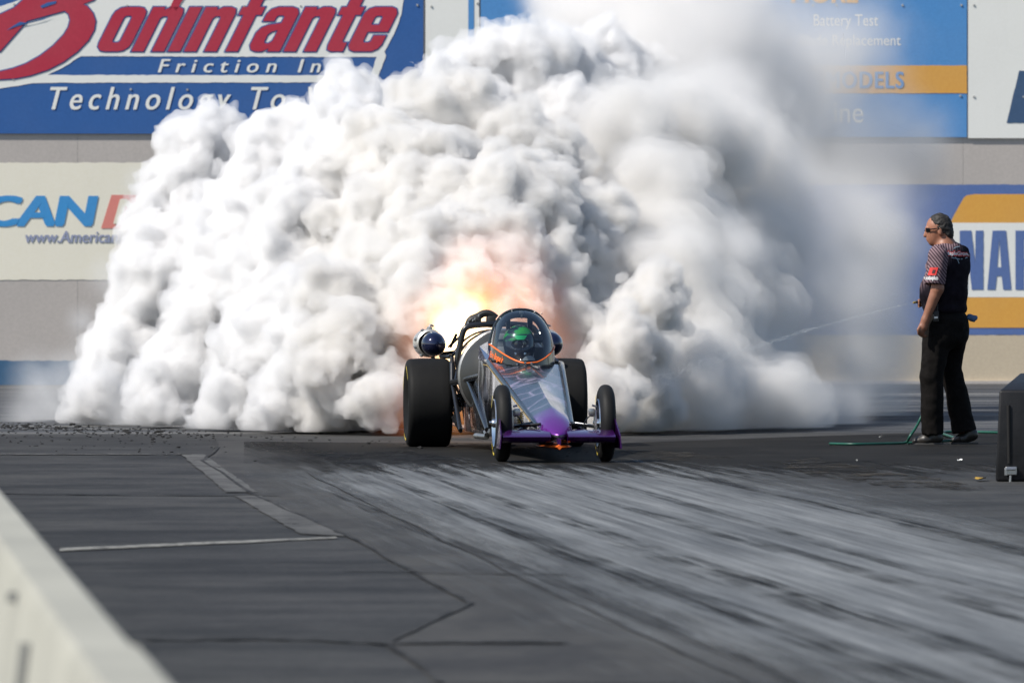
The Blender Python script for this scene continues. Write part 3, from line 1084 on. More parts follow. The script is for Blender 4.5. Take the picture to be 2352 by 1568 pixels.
def hood_paint():
    t = NT('hood_paint')
    v = t.coords()
    x, y, z = t.sep(v)
    w_ = t.noise(v, 3.5, 5)
    vo = t.n('ShaderNodeTexVoronoi', feature='DISTANCE_TO_EDGE'); vo.inputs['Scale'].default_value = 3.1
    vm = t.n('ShaderNodeVectorMath', operation='ADD')
    nv = t.n('ShaderNodeTexNoise'); nv.inputs['Scale'].default_value = 3; t.l(v, nv.inputs[0])
    sc2 = t.n('ShaderNodeVectorMath', operation='SCALE'); sc2.inputs[3].default_value = .35; t.l(nv.outputs[1], sc2.inputs[0])
    t.l(v, vm.inputs[0]); t.l(sc2.outputs[0], vm.inputs[1]); t.l(vm.outputs[0], vo.inputs['Vector'])
    c = t.ramp(w_, [(.35, (.022, .026, .034)), (.52, (.085, .095, .108)), (.7, (.20, .22, .235))])
    # left facet carries darker blocks of sponsor panels
    br = t.n('ShaderNodeTexBrick'); br.inputs['Scale'].default_value = 5.5
    br.inputs[1].default_value = (.02, .03, .055, 1); br.inputs[2].default_value = (.05, .06, .085, 1); br.inputs[3].default_value = (.09, .10, .12, 1)
    t.l(v, br.inputs[0])
    left = t.ramp(t.math('MULTIPLY_ADD', x, 8), [(.45, (.75,) * 3), (.55, (0, 0, 0))])
    left.node.inputs[0].links[0].from_node.inputs[2].default_value = .5
    c = t.mix(left, c, br.outputs[0])
    c = t.mix(t.ramp(vo.outputs[0], [(0, (.7,) * 3), (.025, (.3,) * 3), (.06, (0, 0, 0))]), c, (.62, .50, .66))
    pf = t.n('ShaderNodeMapRange', interpolation_type='SMOOTHSTEP'); t.l(t.math('ADD', y, t.math('MULTIPLY', t.math('SUBTRACT', w_, .5), .5)), pf.inputs[0])
    pf.inputs[1].default_value = -4.84; pf.inputs[2].default_value = -5.12
    c = t.mix(pf.outputs[0], c, (.15, .022, .26))
    t.l(c, t.b.inputs['Base Color'])
    t.b.inputs['Metallic'].default_value = .45
    t.b.inputs['Roughness'].default_value = .22
    t.b.inputs['Coat Weight'].default_value = .6
    t.b.inputs['Coat Roughness'].default_value = .04
    return t.mat


def side_paint():
    t = NT('side_drip_paint')
    n1 = t.noise(t.coords((1, 4.2, .55)), 2.0, 5, .6)
    c = t.ramp(n1, [(.50, (.008, .008, .010)), (.57, (.08, .075, .10)), (.60, (.55, .54, .56))])
    t.l(c, t.b.inputs['Base Color'])
    t.b.inputs['Metallic'].default_value = .3; t.b.inputs['Roughness'].default_value = .18; t.b.inputs['Coat Weight'].default_value = .7
    return t.mat


HOOD, SIDE = hood_paint(), side_paint()

# --- bodywork
eL0, eL1 = k1(850, 625, 2.6), k1(1290, 1200, 5.4)
eR0, eR1 = k1(1450, 640, 2.6), k1(1545, 1190, 5.4)
RZ = [(1.5, .70), (2.6, .685), (2.95, .675), (3.6, .585), (4.2, .492), (4.9, .400), (5.3, .318), (5.5, .245), (5.57, .205)]


def interp(tab, x):
    for (a, va), (b, vb) in zip(tab, tab[1:]):
        if x <= b: return va + (vb - va) * max(0, (x - a) / (b - a))
    return tab[-1][1]


def edge(f, e0, e1):
    if f <= 2.6: return Vector((e0.x, -f, e0.z + (2.6 - f) * .01))
    t = (f - 2.6) / 2.8
    p = e0.lerp(e1, min(t, 1)); p.y = -f
    if f > 5.4:
        u = (f - 5.4) / .17
        p.x *= max(.0, 1 - u) ** .55 if u < 1 else 0
        p.z = e1.z + (.20 - e1.z) * min(u, 1)
    return p


NF = [1.64, 1.9, 2.2, 2.6, 2.95, 3.3, 3.7, 4.1, 4.5, 4.8, 5.0, 5.2, 5.32, 5.42, 5.48, 5.53, 5.56, 5.57]
hood_r, left_r, right_r, bot_r = [], [], [], []
for f in NF:
    L_, R_ = edge(f, eL0, eL1), edge(f, eR0, eR1)
    cz = max(interp(RZ, f), (L_.z + R_.z) / 2 + .004)
    cx = (L_.x + R_.x) / 2
    top = []
    for k in range(13):
        u = k / 12
        a = abs(2 * u - 1)
        rnd = min(1, max(0, (f - 4.7) / .5))
        prof = (1 - a) * (1 - rnd) + math.sqrt(max(0, 1 - a * a)) * rnd
        top.append(Vector((L_.x + (R_.x - L_.x) * u, -f, L_.z + (R_.z - L_.z) * u + (cz - (L_.z + R_.z) / 2) * prof)))
    hood_r.append(top)
    zb = .125 if f < 5 else .125 + (f - 5) * .08
    left_r.append([L_, Vector((L_.x * 1.0 - .008, -f, L_.z * .6 + zb * .4)), Vector((L_.x * .97, -f, zb + .03)), Vector((L_.x * .88, -f, zb))])
    right_r.append([R_, Vector((R_.x * 1.0 + .008, -f, R_.z * .6 + zb * .4)), Vector((R_.x * .97, -f, zb + .03)), Vector((R_.x * .88, -f, zb))])
    bot_r.append([left_r[-1][-1], right_r[-1][-1]])
i0 = 3
m = M(); m.loft(hood_r[i0:], closed=False, caps=False); m.build('hood', HOOD, car, 28)
for rr_ in (left_r, right_r):
    m = M(); m.loft(rr_, closed=False, caps=False); m.build('side_panel', SIDE, car, 40)
m = M(); m.loft(bot_r, closed=False, caps=False); m.build('floor_panel', BELLY, car, 40)
m = M()
for e0, e1, s_ in ((eL0, eL1, -1), (eR0, eR1, 1)):
    m.tube([edge(f, e0, e1) + Vector((s_ * .004, 0, .004)) for f in (2.45, 2.6, 3.0, 3.6, 4.2, 4.8, 5.15)], [.021, .021, .02, .019, .018, .017, .015], 12)
m.build('hood_rail', mat('dark_silver_rail', (.10, .12, .135), .2, .85, .1, 4), car, 40)
m = M()
for e0, e1, s_ in ((eL0, eL1, -1),):
    m.tube([edge(f, e0, e1) + Vector((s_ * .012, 0, -.022)) for f in (2.2, 2.6, 3.4, 4.2, 5.0)], .0032, 8)
m.build('pinstripe', GOLD, car, 40)
# hood rivets, a small dark tear and nose keel
m = M()
for cx, cy, f in ((1085, 640, 2.92), (1150, 628, 2.96), (1205, 630, 2.96), (1275, 765, 3.5), (1215, 880, 3.95), (1420, 1232, 5.55)):
    p = k1(cx, cy, f)
    m.lathe([(0, -.01), (.008, -.006), (.010, .003)], p + Vector((0, -.004, .004)), 'z', 10)
m.build('hood_fastener', CHROME, car, 40)
m = M()
for sgn in (-1, 1):
    e = (eL0, eL1) if sgn < 0 else (eR0, eR1)
    ex = edge(5.35, *e)
    xo = k1(962, 1240, 5.6).x if sgn < 0 else k1(1905, 1240, 5.6).x
    xi_ = ex.x * .55
    sec = [(5.36, .238), (5.5, .226), (5.6, .205), (5.635, .190), (5.61, .165), (5.56, .146), (5.45, .148), (5.36, .190)]
    m.loft([[Vector((x, -f, z)) for f, z in sec] for x in (xi_, (xi_ + xo) / 2, xo)])
m.build('front_wing', PURP, car, 25)
for sgn in (-1, 1):
    xo = k1(948, 1240, 5.5).x if sgn < 0 else k1(1914, 1240, 5.5).x
    m = M()
    m.plate([(xo, -5.28, .33), (xo, -5.42, .31), (xo + .012 * sgn, -5.66, .20), (xo + .02 * sgn, -5.66, .105), (xo + .012 * sgn, -5.3, .105)], .008)
    m.build('endplate', PURP, car, 20)
m = M()
m.loft([[Vector((sx_ * wv, -f, z)) for sx_, z in ((-1, zt), (1, zt), (.6, zb), (-.6, zb))] for f, wv, zt, zb in ((5.2, .05, .17, .115), (5.5, .03, .17, .115), (5.6, .014, .18, .12))])
m.build('nose_keel', PURP, car, 25)
m = M()
m.loft([[Vector((x * hw, -f, z)) for x, z in ((-1, .118), (0, .135), (1, .118), (0, .098))] for f, hw in ((5.0, .12), (5.35, .11), (5.55, .085), (5.62, .02))])
m.build('nose_wedge', ORG, car, 25)  # orange wedge under the nose tip

# --- wheels
rear_x = [CL(983, 1025, 0).x, CL(1291, 1025, 0).x]
frnt_x = [CL(1153, 1060, 5.13).x, CL(1391, 1060, 5.13).x]


def lettering_ring(m, c, R_, xs, spans):
    for a0, a1 in spans:
        vs, fs = [], []
        n_ = 10
        for k in range(n_ + 1):
            a = math.radians(a0 + (a1 - a0) * k / n_)
            for r in (R_ - .009, R_ + .009):
                vs.append(Vector(c) + Vector((xs, r * math.cos(a), r * math.sin(a))))
            if k: fs.append((2 * k - 2, 2 * k - 1, 2 * k + 1, 2 * k))
        m.add(vs, fs)


for x in rear_x:
    R_ = .346; wv = .168
    m = M()
    prof = [(.19, -.135), (.215, -.15), (.26, -wv - .004), (.30, -wv - .006), (.325, -wv + .002), (.338, -wv + .015), (.3435, -wv + .035), (R_, -.08), (R_ + .001, 0), (R_, .08), (.3435, wv - .035), (.338, wv - .015), (.325, wv - .002), (.30, wv + .006), (.26, wv + .004), (.215, .15), (.19, .135)]
    m.lathe(prof, (x, 0, R_ - .001), 'x', 72)
    wh = m.build('rear_tyre', RUB, car, 50)
    m = M()
    m.lathe([(.192, -.14), (.192, -.12), (.16, -.10), (.06, -.08), (.05, -.11), (0, -.115)], (x, 0, R_), 'x', 40)
    m.lathe([(.192, .14), (.192, .12), (.16, .10), (.06, .08), (.05, .11), (0, .115)], (x, 0, R_), 'x', 40)
    m.build('rim', STEEL, wh, 40)
    m = M()
    lettering_ring(m, (x, 0, R_), .285, -wv - .008, [(262, 300), (20, 45), (100, 140)])
    lettering_ring(m, (x, 0, R_), .285, wv + .008, [(262, 300), (20, 45), (100, 140)])
    m.build('sidewall_lettering', YEL, wh, 0)
for x in frnt_x:
    R_ = .279; hw = .052
    m = M()
    prof = [(.165, -.036), (.20, -hw - .004), (.235, -hw - .002), (.258, -hw + .008), (.272, -hw + .022), (R_, -.012), (R_, .012), (.272, hw - .022), (.258, hw - .008), (.235, hw + .002), (.20, hw + .004), (.165, .036)]
    m.lathe(prof, (x, -5.13, R_ - .001), 'x', 64)
    wh = m.build('front_tyre', RUBF, car, 50)
    m = M()
    m.lathe([(.178, -.050), (.176, -.060), (.168, -.061), (.155, -.050), (.10, -.020), (.04, -.008), (0, -.008)], (x, -5.13, R_), 'x', 48)
    m.lathe([(.178, .050), (.176, .058), (.16, .058), (.10, .050), (.03, .048), (0, .048)], (x, -5.13, R_), 'x', 48)
    m.build('wheel_disc', CHROME, wh, 40)
    m = M()
    m.lathe([(.03, -.01), (.032, -.062), (.024, -.074), (0, -.076)], (x, -5.13, R_), 'x', 16)
    m.lathe([(.012, -.07), (.012, -.092), (0, -.093)], (x, -5.13 - .005, R_ + .005), 'x', 10)
    m.build('hub_cap', CHROME, wh, 40)
    m = M()
    lettering_ring(m, (x, -5.13, R_), .222, -hw - .008, [(262, 292), (300, 318), (30, 62)])
    m.build('sidewall_lettering', YEL, wh, 0)
    # hub carrier, brake, arms
    s_ = -1 if x < 0 else 1
    xi2 = x - s_ * .075
    m = M()
    m.box((xi2, -5.13, .29), (.02, .06, .17), None, .005)
    m.box((xi2 - s_ * .03, -5.17, .36), (.045, .05, .05), None, .008)
    m.tube([(xi2, -5.2, .40), (xi2 - s_ * .03, -5.2, .41)], .008, 8)
    m.build('hub_carrier', STEEL, car, 30)
    m = M()
    bx = s_ * .11
    for (za, zb_, fa, fb) in ((.255, .285, 5.13, 5.0), (.20, .205, 5.13, 5.18), (.255, .275, 5.13, 5.3)):
        m.tube([(xi2, -fa, za), (bx, -fb, zb_)], .012, 8)
    m.tube([(xi2 - s_ * .02, -5.05, .20), (bx * .8, -4.75, .30)], .014, 8)
    m.tube([(xi2 - s_ * .01, -5.1, .33), (xi2 - s_ * .05, -5.1, .33), (xi2 - s_ * .09, -5.08, .24)], .005, 6, smooth_path=2)
    m.build('suspension_arm', BLKT, car, 40)
    if s_ > 0: continue
    m = M()
    pts = []
    for k in range(50):
        a = k * .9
        pts.append(Vector((xi2 - s_ * .07 + .02 * math.cos(a), -4.98 + .02 * math.sin(a), .25 + k * .0022)))
    m.tube(pts, .005, 6)
    m.build('coil_spring', GOLD, car, 40)

# --- jet engine, belly and rear frame
ez = .572
m = M()
m.lathe([(0, -1.32), (.10, -1.30), (.20, -1.22), (.29, -1.10), (.335, -.98), (.348, -.92)], (0, 0, ez), 'y', 64)
m.build('intake_cowl', COWL, car, 50)
m = M()
m.lathe([(.348, -.925), (.362, -.915), (.364, -.88), (.355, -.87)], (0, 0, ez), 'y', 64)
m.build('cowl_rim', STEEL, car, 40)
m = M()
m.lathe([(.352, -.875), (.335, -.7), (.32, -.3), (.27, .1), (.25, .7), (.24, .9)], (0, 0, ez), 'y', 56)
for fpos in (-.6, -.2, .3):
    m.lathe([(.33, fpos - .02), (.345, fpos - .02), (.345, fpos + .02), (.33, fpos + .02)], (0, 0, ez), 'y', 48)
m.build('engine_casing', mat('hot_steel_casing', (.10, .085, .075), .4, .8, .3, 6), car, 40)
m = M()
m.lathe([(.25, .9), (.26, 1.0), (.24, 1.45), (.235, 1.45), (.25, 1.0)], (0, 0, ez), 'y', 48)
m.build('afterburner_nozzle', STEEL, car, 40)
# top accessory gearbox with its loop
m = M()
pts = [k4(1190, 470, .2), k4(1260, 350, .2), k4(1400, 290, .2), k4(1480, 235, .2), k4(1560, 225, .2), k4(1640, 250, .2), k4(1720, 320, .2)]
m.tube(pts, [.02, .034, .03, .028, .028, .028, .03], 10, smooth_path=1)
m.box(k4(1390, 360, .2), (.05, .12, .07), None, .012)
m.box(k4(1630, 380, .2), (.07, .12, .09), None, .015)
m.tube([k4(1220, 420, .1), k4(1330, 330, .1), k4(1350, 420, .1)], .012, 8)
m.tube([k4(1700, 330, .2), k4(1718, 270, .2)], .006, 6)
m.build('accessory_gearbox', MATT, car, 35)
m = M()
for cx, cy in ((1300, 375), (1335, 350), (1215, 430), (1405, 290)):
    m.tube([k4(cx, cy, .27), k4(cx + 14, cy - 40, .27)], .006, 6)
m.build('fuel_line', STEEL, car, 40)
# hoop round the engine
hp = [k4(1040, 1180, .3), k4(1025, 1050, .3), k4(1065, 850, .3), k4(1110, 620, .3), k4(1150, 510, .3), k4(1240, 455, .3), k4(1450, 432, .3), k4(1620, 425, .3)]
hx = 0.0
full = hp + [Vector((-p.x + .02, p.y, p.z)) for p in hp[::-1]]
m = M(); m.tube(full, .024, 12, smooth_path=2)
m.build('engine_hoop', BLKT, car, 40)
m = M()
lf = [((930, 1440, .35), (930, 1010, .3), .016), ((1040, 1180, .3), (1000, 1430, .5), .016), ((735, 1005, -.1), (905, 1005, .1), .017), ((905, 830, .1), (1010, 610, .2), .012),
      ((870, 830, .0), (1000, 690, .2), .008), ((1015, 920, .2), (905, 1010, .1), .012), ((950, 760, .05), (1080, 640, .25), .010)]
for a, b, r in lf:
    p, q = k4(*a), k4(*b)
    m.tube([p, q], r, 8)
    m.tube([Vector((-p.x, p.y, p.z)), Vector((-q.x, q.y, q.z))], r, 8)
for a, b, r in (((545, 792, .45), (785, 735, 1.6), .026), ((675, 775, 1.05), (835, 1185, 2.3), .02), ((540, 800, .42), (540, 620, .3), .02), ((530, 905, .1), (600, 900, .5), .018), ((528, 1012, .1), (600, 1015, .5), .022),
                ((525, 1040, .1), (612, 1195, .9), .016), ((545, 800, .45), (610, 1190, .9), .018), ((560, 1030, .3), (580, 1150, .6), .010)):
    p, q = k1(*a), k1(*b)
    m.tube([p, q], r, 10)
    m.tube([Vector((-p.x, p.y, p.z)), Vector((-q.x, q.y, q.z))], r, 10)
m.tube([(rear_x[0] + .1, 0, .346), (rear_x[1] - .1, 0, .346)], .04, 14)
for f in (-1.3, -.6, .2):
    for sx_ in (-1, 1):
        m.tube([(.24 * sx_, -f, .16), (.31 * sx_, -f - .3, .45)], .014, 8)
for sx_ in (-1, 1):
    m.tube([(.24 * sx_, 1.3, .16), (.25 * sx_, -2.0, .14)], .018, 8)
m.build('frame_tube', BLKT, car, 40)
m = M()
m.loft([[Vector((sx_ * hw, -f, z)) for sx_, z in ((-1, zt), (1, zt), (.92, .16), (.7, .125), (-.7, .125), (-.92, .16))] for f, hw, zt in ((.35, .25, .30), (.9, .27, .42), (1.35, .27, .52), (1.64, .262, .60))])
m.build('belly_pan', BELLY, car, 30)
m = M()
for s_ in (-1, 1):
    m.plate([(s_ * .285, -.55, .36), (s_ * .285, -.9, .34), (s_ * .28, -1.15, .14), (s_ * .28, -.5, .135)], .006)
m.build('side_skirt', SIDE, car, 20)
m = M()
m.tube([k1(740, 1235, 1.9), k1(830, 1245, 2.2)], .022, 10)
m.tube([k1(815, 1200, 2.2), k1(825, 1225, 2.25)], .014, 8)
m.build('floor_fitting', STEEL, car, 40)
# pods
for s_ in (-1, 1):
    c = Vector((s_ * .462, .3, .80)); rr = .098
    pr = empty('side_pod_group', (0, 0, 0)) if False else None
    m = M()
    prof = [(0, -.16), (.02, -.158), (.045, -.147), (.068, -.125), (.086, -.09), (.096, -.045), (.0985, 0), (.0985, .02)]
    m.lathe(prof, c, 'y', 48)
    pod = m.build('side_pod', PODB, car, 60)
    m = M()
    cc = c + Vector((-.022, 0, .006))
    m.lathe([(.094, .02), (.108, .03), (.112, .06), (.105, .075), (.112, .09), (.112, .2), (.104, .22), (.112, .24), (.108, .45), (.07, .52), (0, .54)], cc, 'y', 40)
    m.build('pod_tank', PODS, pod, 40)
    m = M()
    m.box(cc + Vector((.0, .12, .115)), (.04, .09, .03), None, .008)
    m.tube([cc + Vector((-.01, .1, .115)), cc + Vector((.005, .1, .145)), cc + Vector((.03, .12, .135))], .009, 8)
    for a_ in (120, 165, 195, 235):
        a = math.radians(a_)
        m.box(cc + Vector((.115 * math.cos(a), .08, .115 * math.sin(a))), (.025, .07, .025), Matrix.Rotation(-a, 3, 'Y'), .006)
    m.build('pod_fitting', STEEL, pod, 35)
    m = M()
    m.tube([c + Vector((0, .1, -.09)), c + Vector((-s_ * .02, .1, -.16))], .016, 8)
    m.tube([c + Vector((-s_ * .05, .1, -.08)), c + Vector((-s_ * .2, .05, -.06))], .014, 8)
    m.build('pod_bracket', BLKT, pod, 40)

# --- cockpit
fh = 2.2
hl, hr, hb = eL0.x + .03, eR0.x - .03, .70
htop = k1(1120, 182, fh).z
hcx = (hl + hr) / 2


def canopy_ring(f, n=28):
    """half super-ellipse section of the canopy at f, left base to right base"""
    t = (2.95 - f) / (2.95 - fh)
    t = max(0.0, min(1.0, t))
    hgt = (htop - hb) * (math.sin(t * math.pi / 2) ** .82) * .955 + .02 * (1 - t) + .045 * t * (htop - hb)
    tp = min(1.0, t * 1.3); hw = (hr - hl) / 2 * math.sqrt(max(0, 1 - (1 - tp) ** 2))
    hw = max(hw, .03)
    base = hb - .03 * (1 - t) + .0
    r = []
    for k in range(n + 1):
        a = math.pi * k / n
        cx, sz = -math.cos(a), math.sin(a)
        e = 2 / 2.5
        r.append(Vector((hcx + hw * math.copysign(abs(cx) ** e, cx), -f, base + hgt * sz ** e)))
    return r


cf = [2.95, 2.93, 2.9, 2.85, 2.78, 2.7, 2.6, 2.5, 2.4, 2.3, fh]
rings = [canopy_ring(f) for f in cf]


def low_z(f, x):                           # height of the orange gasket line
    t = (2.95 - f) / (2.95 - fh)
    return hb - .03 * (1 - t) + .014 + .112 * min(1.0, abs(x - hcx) / ((hr - hl) / 2)) ** 1.8


def glass():
    t = NT('canopy_glass')
    tr = t.n('ShaderNodeBsdfTransparent'); tr.inputs[0].default_value = (.80, .86, .90, 1)
    gl = t.n('ShaderNodeBsdfGlossy'); gl.inputs['Roughness'].default_value = .03
    fr = t.n('ShaderNodeFresnel'); fr.inputs[0].default_value = 1.5
    mx = t.n('ShaderNodeMixShader')
    t.l(t.math('ADD', fr.outputs[0], .03), mx.inputs[0]); t.l(tr.outputs[0], mx.inputs[1]); t.l(gl.outputs[0], mx.inputs[2])
    t.l(mx.outputs[0], t.out.inputs[0])
    return t.mat


up, lo_, gask = [], [], []
for f, r in zip(cf, rings):
    half = len(r) // 2

    def cross(seq):
        zt = max(p.z for p in seq) - .004
        for a, b in zip(seq, seq[1:]):
            da, db = a.z - min(zt, low_z(f, a.x)), b.z - min(zt, low_z(f, b.x))
            if da < 0 <= db: return a.lerp(b, da / (da - db))
        return seq[-1].copy()
    pl = cross(r[:half + 1]); prr = cross(r[::-1][:half + 1])
    gask.append((pl, prr))
    mid = [p for p in r if p.z > (pl.z if p.x < hcx else prr.z)]
    L_ = [pl] + mid + [prr]
    # uniform resample to 25 points
    d = [0]
    for a, b in zip(L_, L_[1:]): d.append(d[-1] + (b - a).length)
    out_ = []
    for k in range(25):
        x = d[-1] * k / 24; j = 0
        while j < len(d) - 2 and d[j + 1] < x: j += 1
        out_.append(L_[j].lerp(L_[j + 1], (x - d[j]) / max(1e-6, d[j + 1] - d[j])))
    up.append(out_)
    lo_.append(([r[0].lerp(pl, k / 4) for k in range(5)], [r[-1].lerp(prr, k / 4) for k in range(5)]))
m = M(); m.loft(up, closed=False, caps=False); m.build('canopy', glass(), car, 60)
m = M()
m.loft([a for a, b in lo_], closed=False, caps=False); m.loft([b for a, b in lo_], closed=False, caps=False)
m.build('cockpit_coaming', mat('black_coaming', (.012, .012, .014), .25, 0, .2, 6, .5, 0, .4), car, 50)
m = M(); m.tube([a + Vector((-.003, -.003, 0)) for a, b in gask[::-1]] + [b + Vector((.003, -.003, 0)) for a, b in gask[1:]], .006, 8)
m.build('canopy_gasket', ORG, car, 50)
# hoop frame behind the glass
m = M()
hr_ = canopy_ring(fh, 36)
inn = []
for p in hr_:
    d = Vector((hcx - p.x, 0, (hb + .1) - p.z)); inn.append(p + d.normalized() * .062)
o1 = [p + Vector((0, 0, .004)) for p in hr_]; o2 = [p + Vector((0, .05, .002)) for p in hr_]
i1 = [p.copy() for p in inn]; i2 = [p + Vector((0, .05, 0)) for p in inn]
m.loft([[a, b, c, d] for a, b, c, d in zip(o1, o2, i2, i1)])
xa, xb = k1(1010, 300, fh - .02).x, k1(1192, 300, fh - .02).x
for xx, wv in ((xa, .032), (xb, .04)):
    m.box((xx, -fh + .03, (hb + htop) / 2 + .04), (wv, .04, htop - hb - .11), None, .004)
m.box((hcx, -fh + .032, k1(1100, 440, fh).z), (hr - hl - .08, .03, .02), None, .004)
m.box(((xa + xb) / 2, -fh + .05, k1(1100, 420, fh).z - .06), (.2, .03, .25), None, .01)
m.build('roll_hoop', mat('dark_blue_frame', (.014, .022, .04), .35, .1), car, 40)
m = M()
for s_ in (-1, 1):
    for z0, z1 in ((hb - .05, hb + .10), (hb + .13, hb + .20)):
        m.box((hcx + s_ * .165, -fh + .12, (z0 + z1) / 2), (.11, .02, z1 - z0), None, .004)
m.build('bulkhead_pad', mat('grey_pad', (.30, .31, .33), .7), car, 30)
m = M()
m.tube([o + Vector((0, -.002, .002)) for o in hr_], .010, 8)
m.build('canopy_frame', mat('frame_edge', (.04, .05, .06), .25, .5), car, 40)
m = M()
p = k1(1120, 205, fh + .02); m.box(p, (.034, .02, .022), None, .005); m.box(p + Vector((.002, 0, -.03)), (.014, .012, .03), None, .003)
for cx, cy in ((945, 255), (1230, 200), (1290, 215), (1040, 190)):
    p = k1(cx, cy, fh + .02); m.lathe([(0, -.008), (.006, -.004), (.006, .002)], p, 'y', 8)
m.build('canopy_latch', STEEL, car, 40)
m = M()
c = k1(1183, 600, 2.90) + Vector((0, 0, -.005))
vs, fs = [], []
for k in range(13):
    a = math.pi * k / 12
    vs += [c + Vector((-.046 * math.cos(a), -.004, .036 * math.sin(a))), c + Vector((-.046 * math.cos(a), .02, .030 * math.sin(a)))]
    if k: fs.append((2 * k - 2, 2 * k - 1, 2 * k + 1, 2 * k))
fs.append(tuple(range(0, 26, 2))); fs.append(tuple(range(1, 26, 2))[::-1])
m.add(vs, fs)
m.build('dash_dial', mat('pale_dial', (.42, .45, .46), .35), car, 40)
for s_, e0 in ((-1, eL0), (1, eR0)):
    m = M()
    xx = e0.x + s_ * .002
    m.plate([(xx, -1.64, .705), (xx, -2.45, .690), (hl if s_ < 0 else hr, -2.28, .735), (hl if s_ < 0 else hr, -2.15, .84), (xx * .97, -1.68, .80)], .008)
    m.build('cockpit_side', NAVY, car, 20)
m = M()
m.plate([(eL0.x * .98, -1.66, .70), (eR0.x * .98, -1.66, .70), (eR0.x * .98, -1.66, .13), (eL0.x * .98, -1.66, .13)], .01)
m.build('rear_bulkhead', BELLY, car, 20)
m = M()
m.plate([(eL0.x, -1.64, .692), (eR0.x, -1.64, .692), (eR0.x, -2.25, .688), (eL0.x, -2.25, .688)], .006)
m.build('cockpit_deck', BELLY, car, 20)
# driver's name on the coaming
vs0, fs0 = glyphs('Erin Bogue Jr', .035)
wx = max(v.x for v in vs0)
Abase = k1(862, 575, 2.32); Bbase = k1(965, 640, 2.62)
m = M()
bvs, bfs = [], []
for a, b in lo_:
    bvs += a
for i in range(len(lo_) - 1):
    for k in range(4):
        j = i * 5 + k; bfs.append((j, j + 1, j + 6, j + 5))
tree = BVHTree.FromPolygons(bvs, bfs)
PL = []
vdir = Vector((SA, CA, -.006)).normalized()
for v in vs0:
    u = v.x / wx
    xx_ = 1550 + .47824 * (850 + 112 * u + v.y * 16); yy_ = 1150 + .47824 * (572 + 52 * u - v.y * 66)
    p = CL(xx_ * .57422, yy_ * .57422, 2.4)
    lc, nn, ii, dd = tree.ray_cast(p - vdir * 2, vdir)
    PL.append((lc if lc is not None else p) - vdir * .006)
m = M()
m.add(PL, fs0)
m.build('name_lettering', ORG, car, 0)

# --- driver
hc = k1(1100, 455, 2.32)
drv = empty('person', R0 + Vector((hc.x * CA + 2.32 * SA - 0, hc.x * SA - 2.32 * CA, .25)), ALPHA)
tag(drv, 'race driver in dark suit and green topped helmet seated under the dragster canopy', 'person')


def inv(p): return Vector((p[0] - hc.x, p[1] + 2.32, p[2] - .25))


hz_ = hc.z
S_ = SD((-.33, -.45, -.05), (.33, .35, .78), .012)
S_.ell((0, .04, .12), (.19, .15, .16)).ell((0, .05, .30), (.19, .12, .16)).cone((-.15, .05, .38), (.15, .05, .38), .075, .075, .05)
S_.cone((0, .04, .40), (0, .01, hz_ - .25 - .02), .06, .06, .03)
for s_ in (-1, 1):
    S_.cone((s_ * .19, .04, .37), (s_ * .23, -.12, .18), .06, .05, .03).cone((s_ * .23, -.12, .18), (s_ * .09, -.34, .22), .048, .036, .02)
    S_.ell((s_ * .085, -.37, .23), (.035, .045, .035))
    for k in range(4): S_.cone((s_ * .075, -.385 + .0, .25 - k * .018), (s_ * .045, -.40, .248 - k * .018), .010, .009, .006)
    S_.cone((s_ * .09, -.36, .255), (s_ * .055, -.385, .272), .011, .009, .006)
    S_.cone((s_ * .09, .02, .05), (s_ * .11, -.42, .16), .08, .06, .03)
S_.ell((0, .01, hz_ - .25), (.08, .1, .11))
S_.build('body', SUIT, drv, (0, 0, 0))


def helmet_mat():
    t = NT('helmet_paint')
    v = t.coords(); x, y, z = t.sep(v)
    n1 = t.noise(t.coords((1.4, 1, 3)), 6, 3)
    c = t.ramp(n1, [(.42, (.010, .014, .022)), (.47, (.02, .06, .05)), (.52, (.02, .28, .06)), (.72, (.05, .34, .04))], 'LINEAR')
    up_ = t.n('ShaderNodeMapRange'); t.l(z, up_.inputs[0]); up_.inputs[1].default_value = hz_ - .25 - .0; up_.inputs[2].default_value = hz_ - .25 + .035
    c = t.mix(up_.outputs[0], (.010, .014, .022), c)
    t.l(c, t.b.inputs['Base Color']); t.b.inputs['Roughness'].default_value = .25; t.b.inputs['Coat Weight'].default_value = .6
    return t.mat


H_ = SD((-.2, -.22, hz_ - .45), (.2, .2, hz_ - .05), .008)
H_.ell((0, 0, hz_ - .25), (.122, .142, .130), None, 0).ell((0, -.05, hz_ - .31), (.105, .105, .085), None, .04)
H_.ell((0, -.145, hz_ - .262), (.085, .03, .034), None, 0, sub=True)
hel = H_.build('helmet', helmet_mat(), drv, (0, 0, 0))
m = M()
m.loft([[Vector((.094 * math.cos(a) * k_, -.118 * math.sin(a) * 1.05 * k_ + .0 - .012, hz_ - .262 + dz)) for a in [math.radians(25 + 130 * i / 14) for i in range(15)]] for dz, k_ in ((-.035, .985), (-.015, 1.0), (.015, 1.0), (.036, .975))], closed=False, caps=False)
m.build('visor', mat('dark_visor', (.01, .012, .016), .08, 0, .1, 3, .6, 0, 1), hel, 60)
m = M()
cc = Vector((0, -.131, hz_ - .25 + .028))
m.loft([[Vector((x, -math.sqrt(max(0, 1 - (x / .118) ** 2 - (dz / .13) ** 2)) * .1445 - .001, hz_ - .25 + dz)) for x in [wv * (i / 8 - .5) for i in range(9)]] for dz, wv in ((.022, .055), (.04, .085), (.054, .10))], closed=False, caps=False)
m.build('helmet_flash', mat('green_flash', (.02, .42, .13), .3), hel, 60)
m = M()
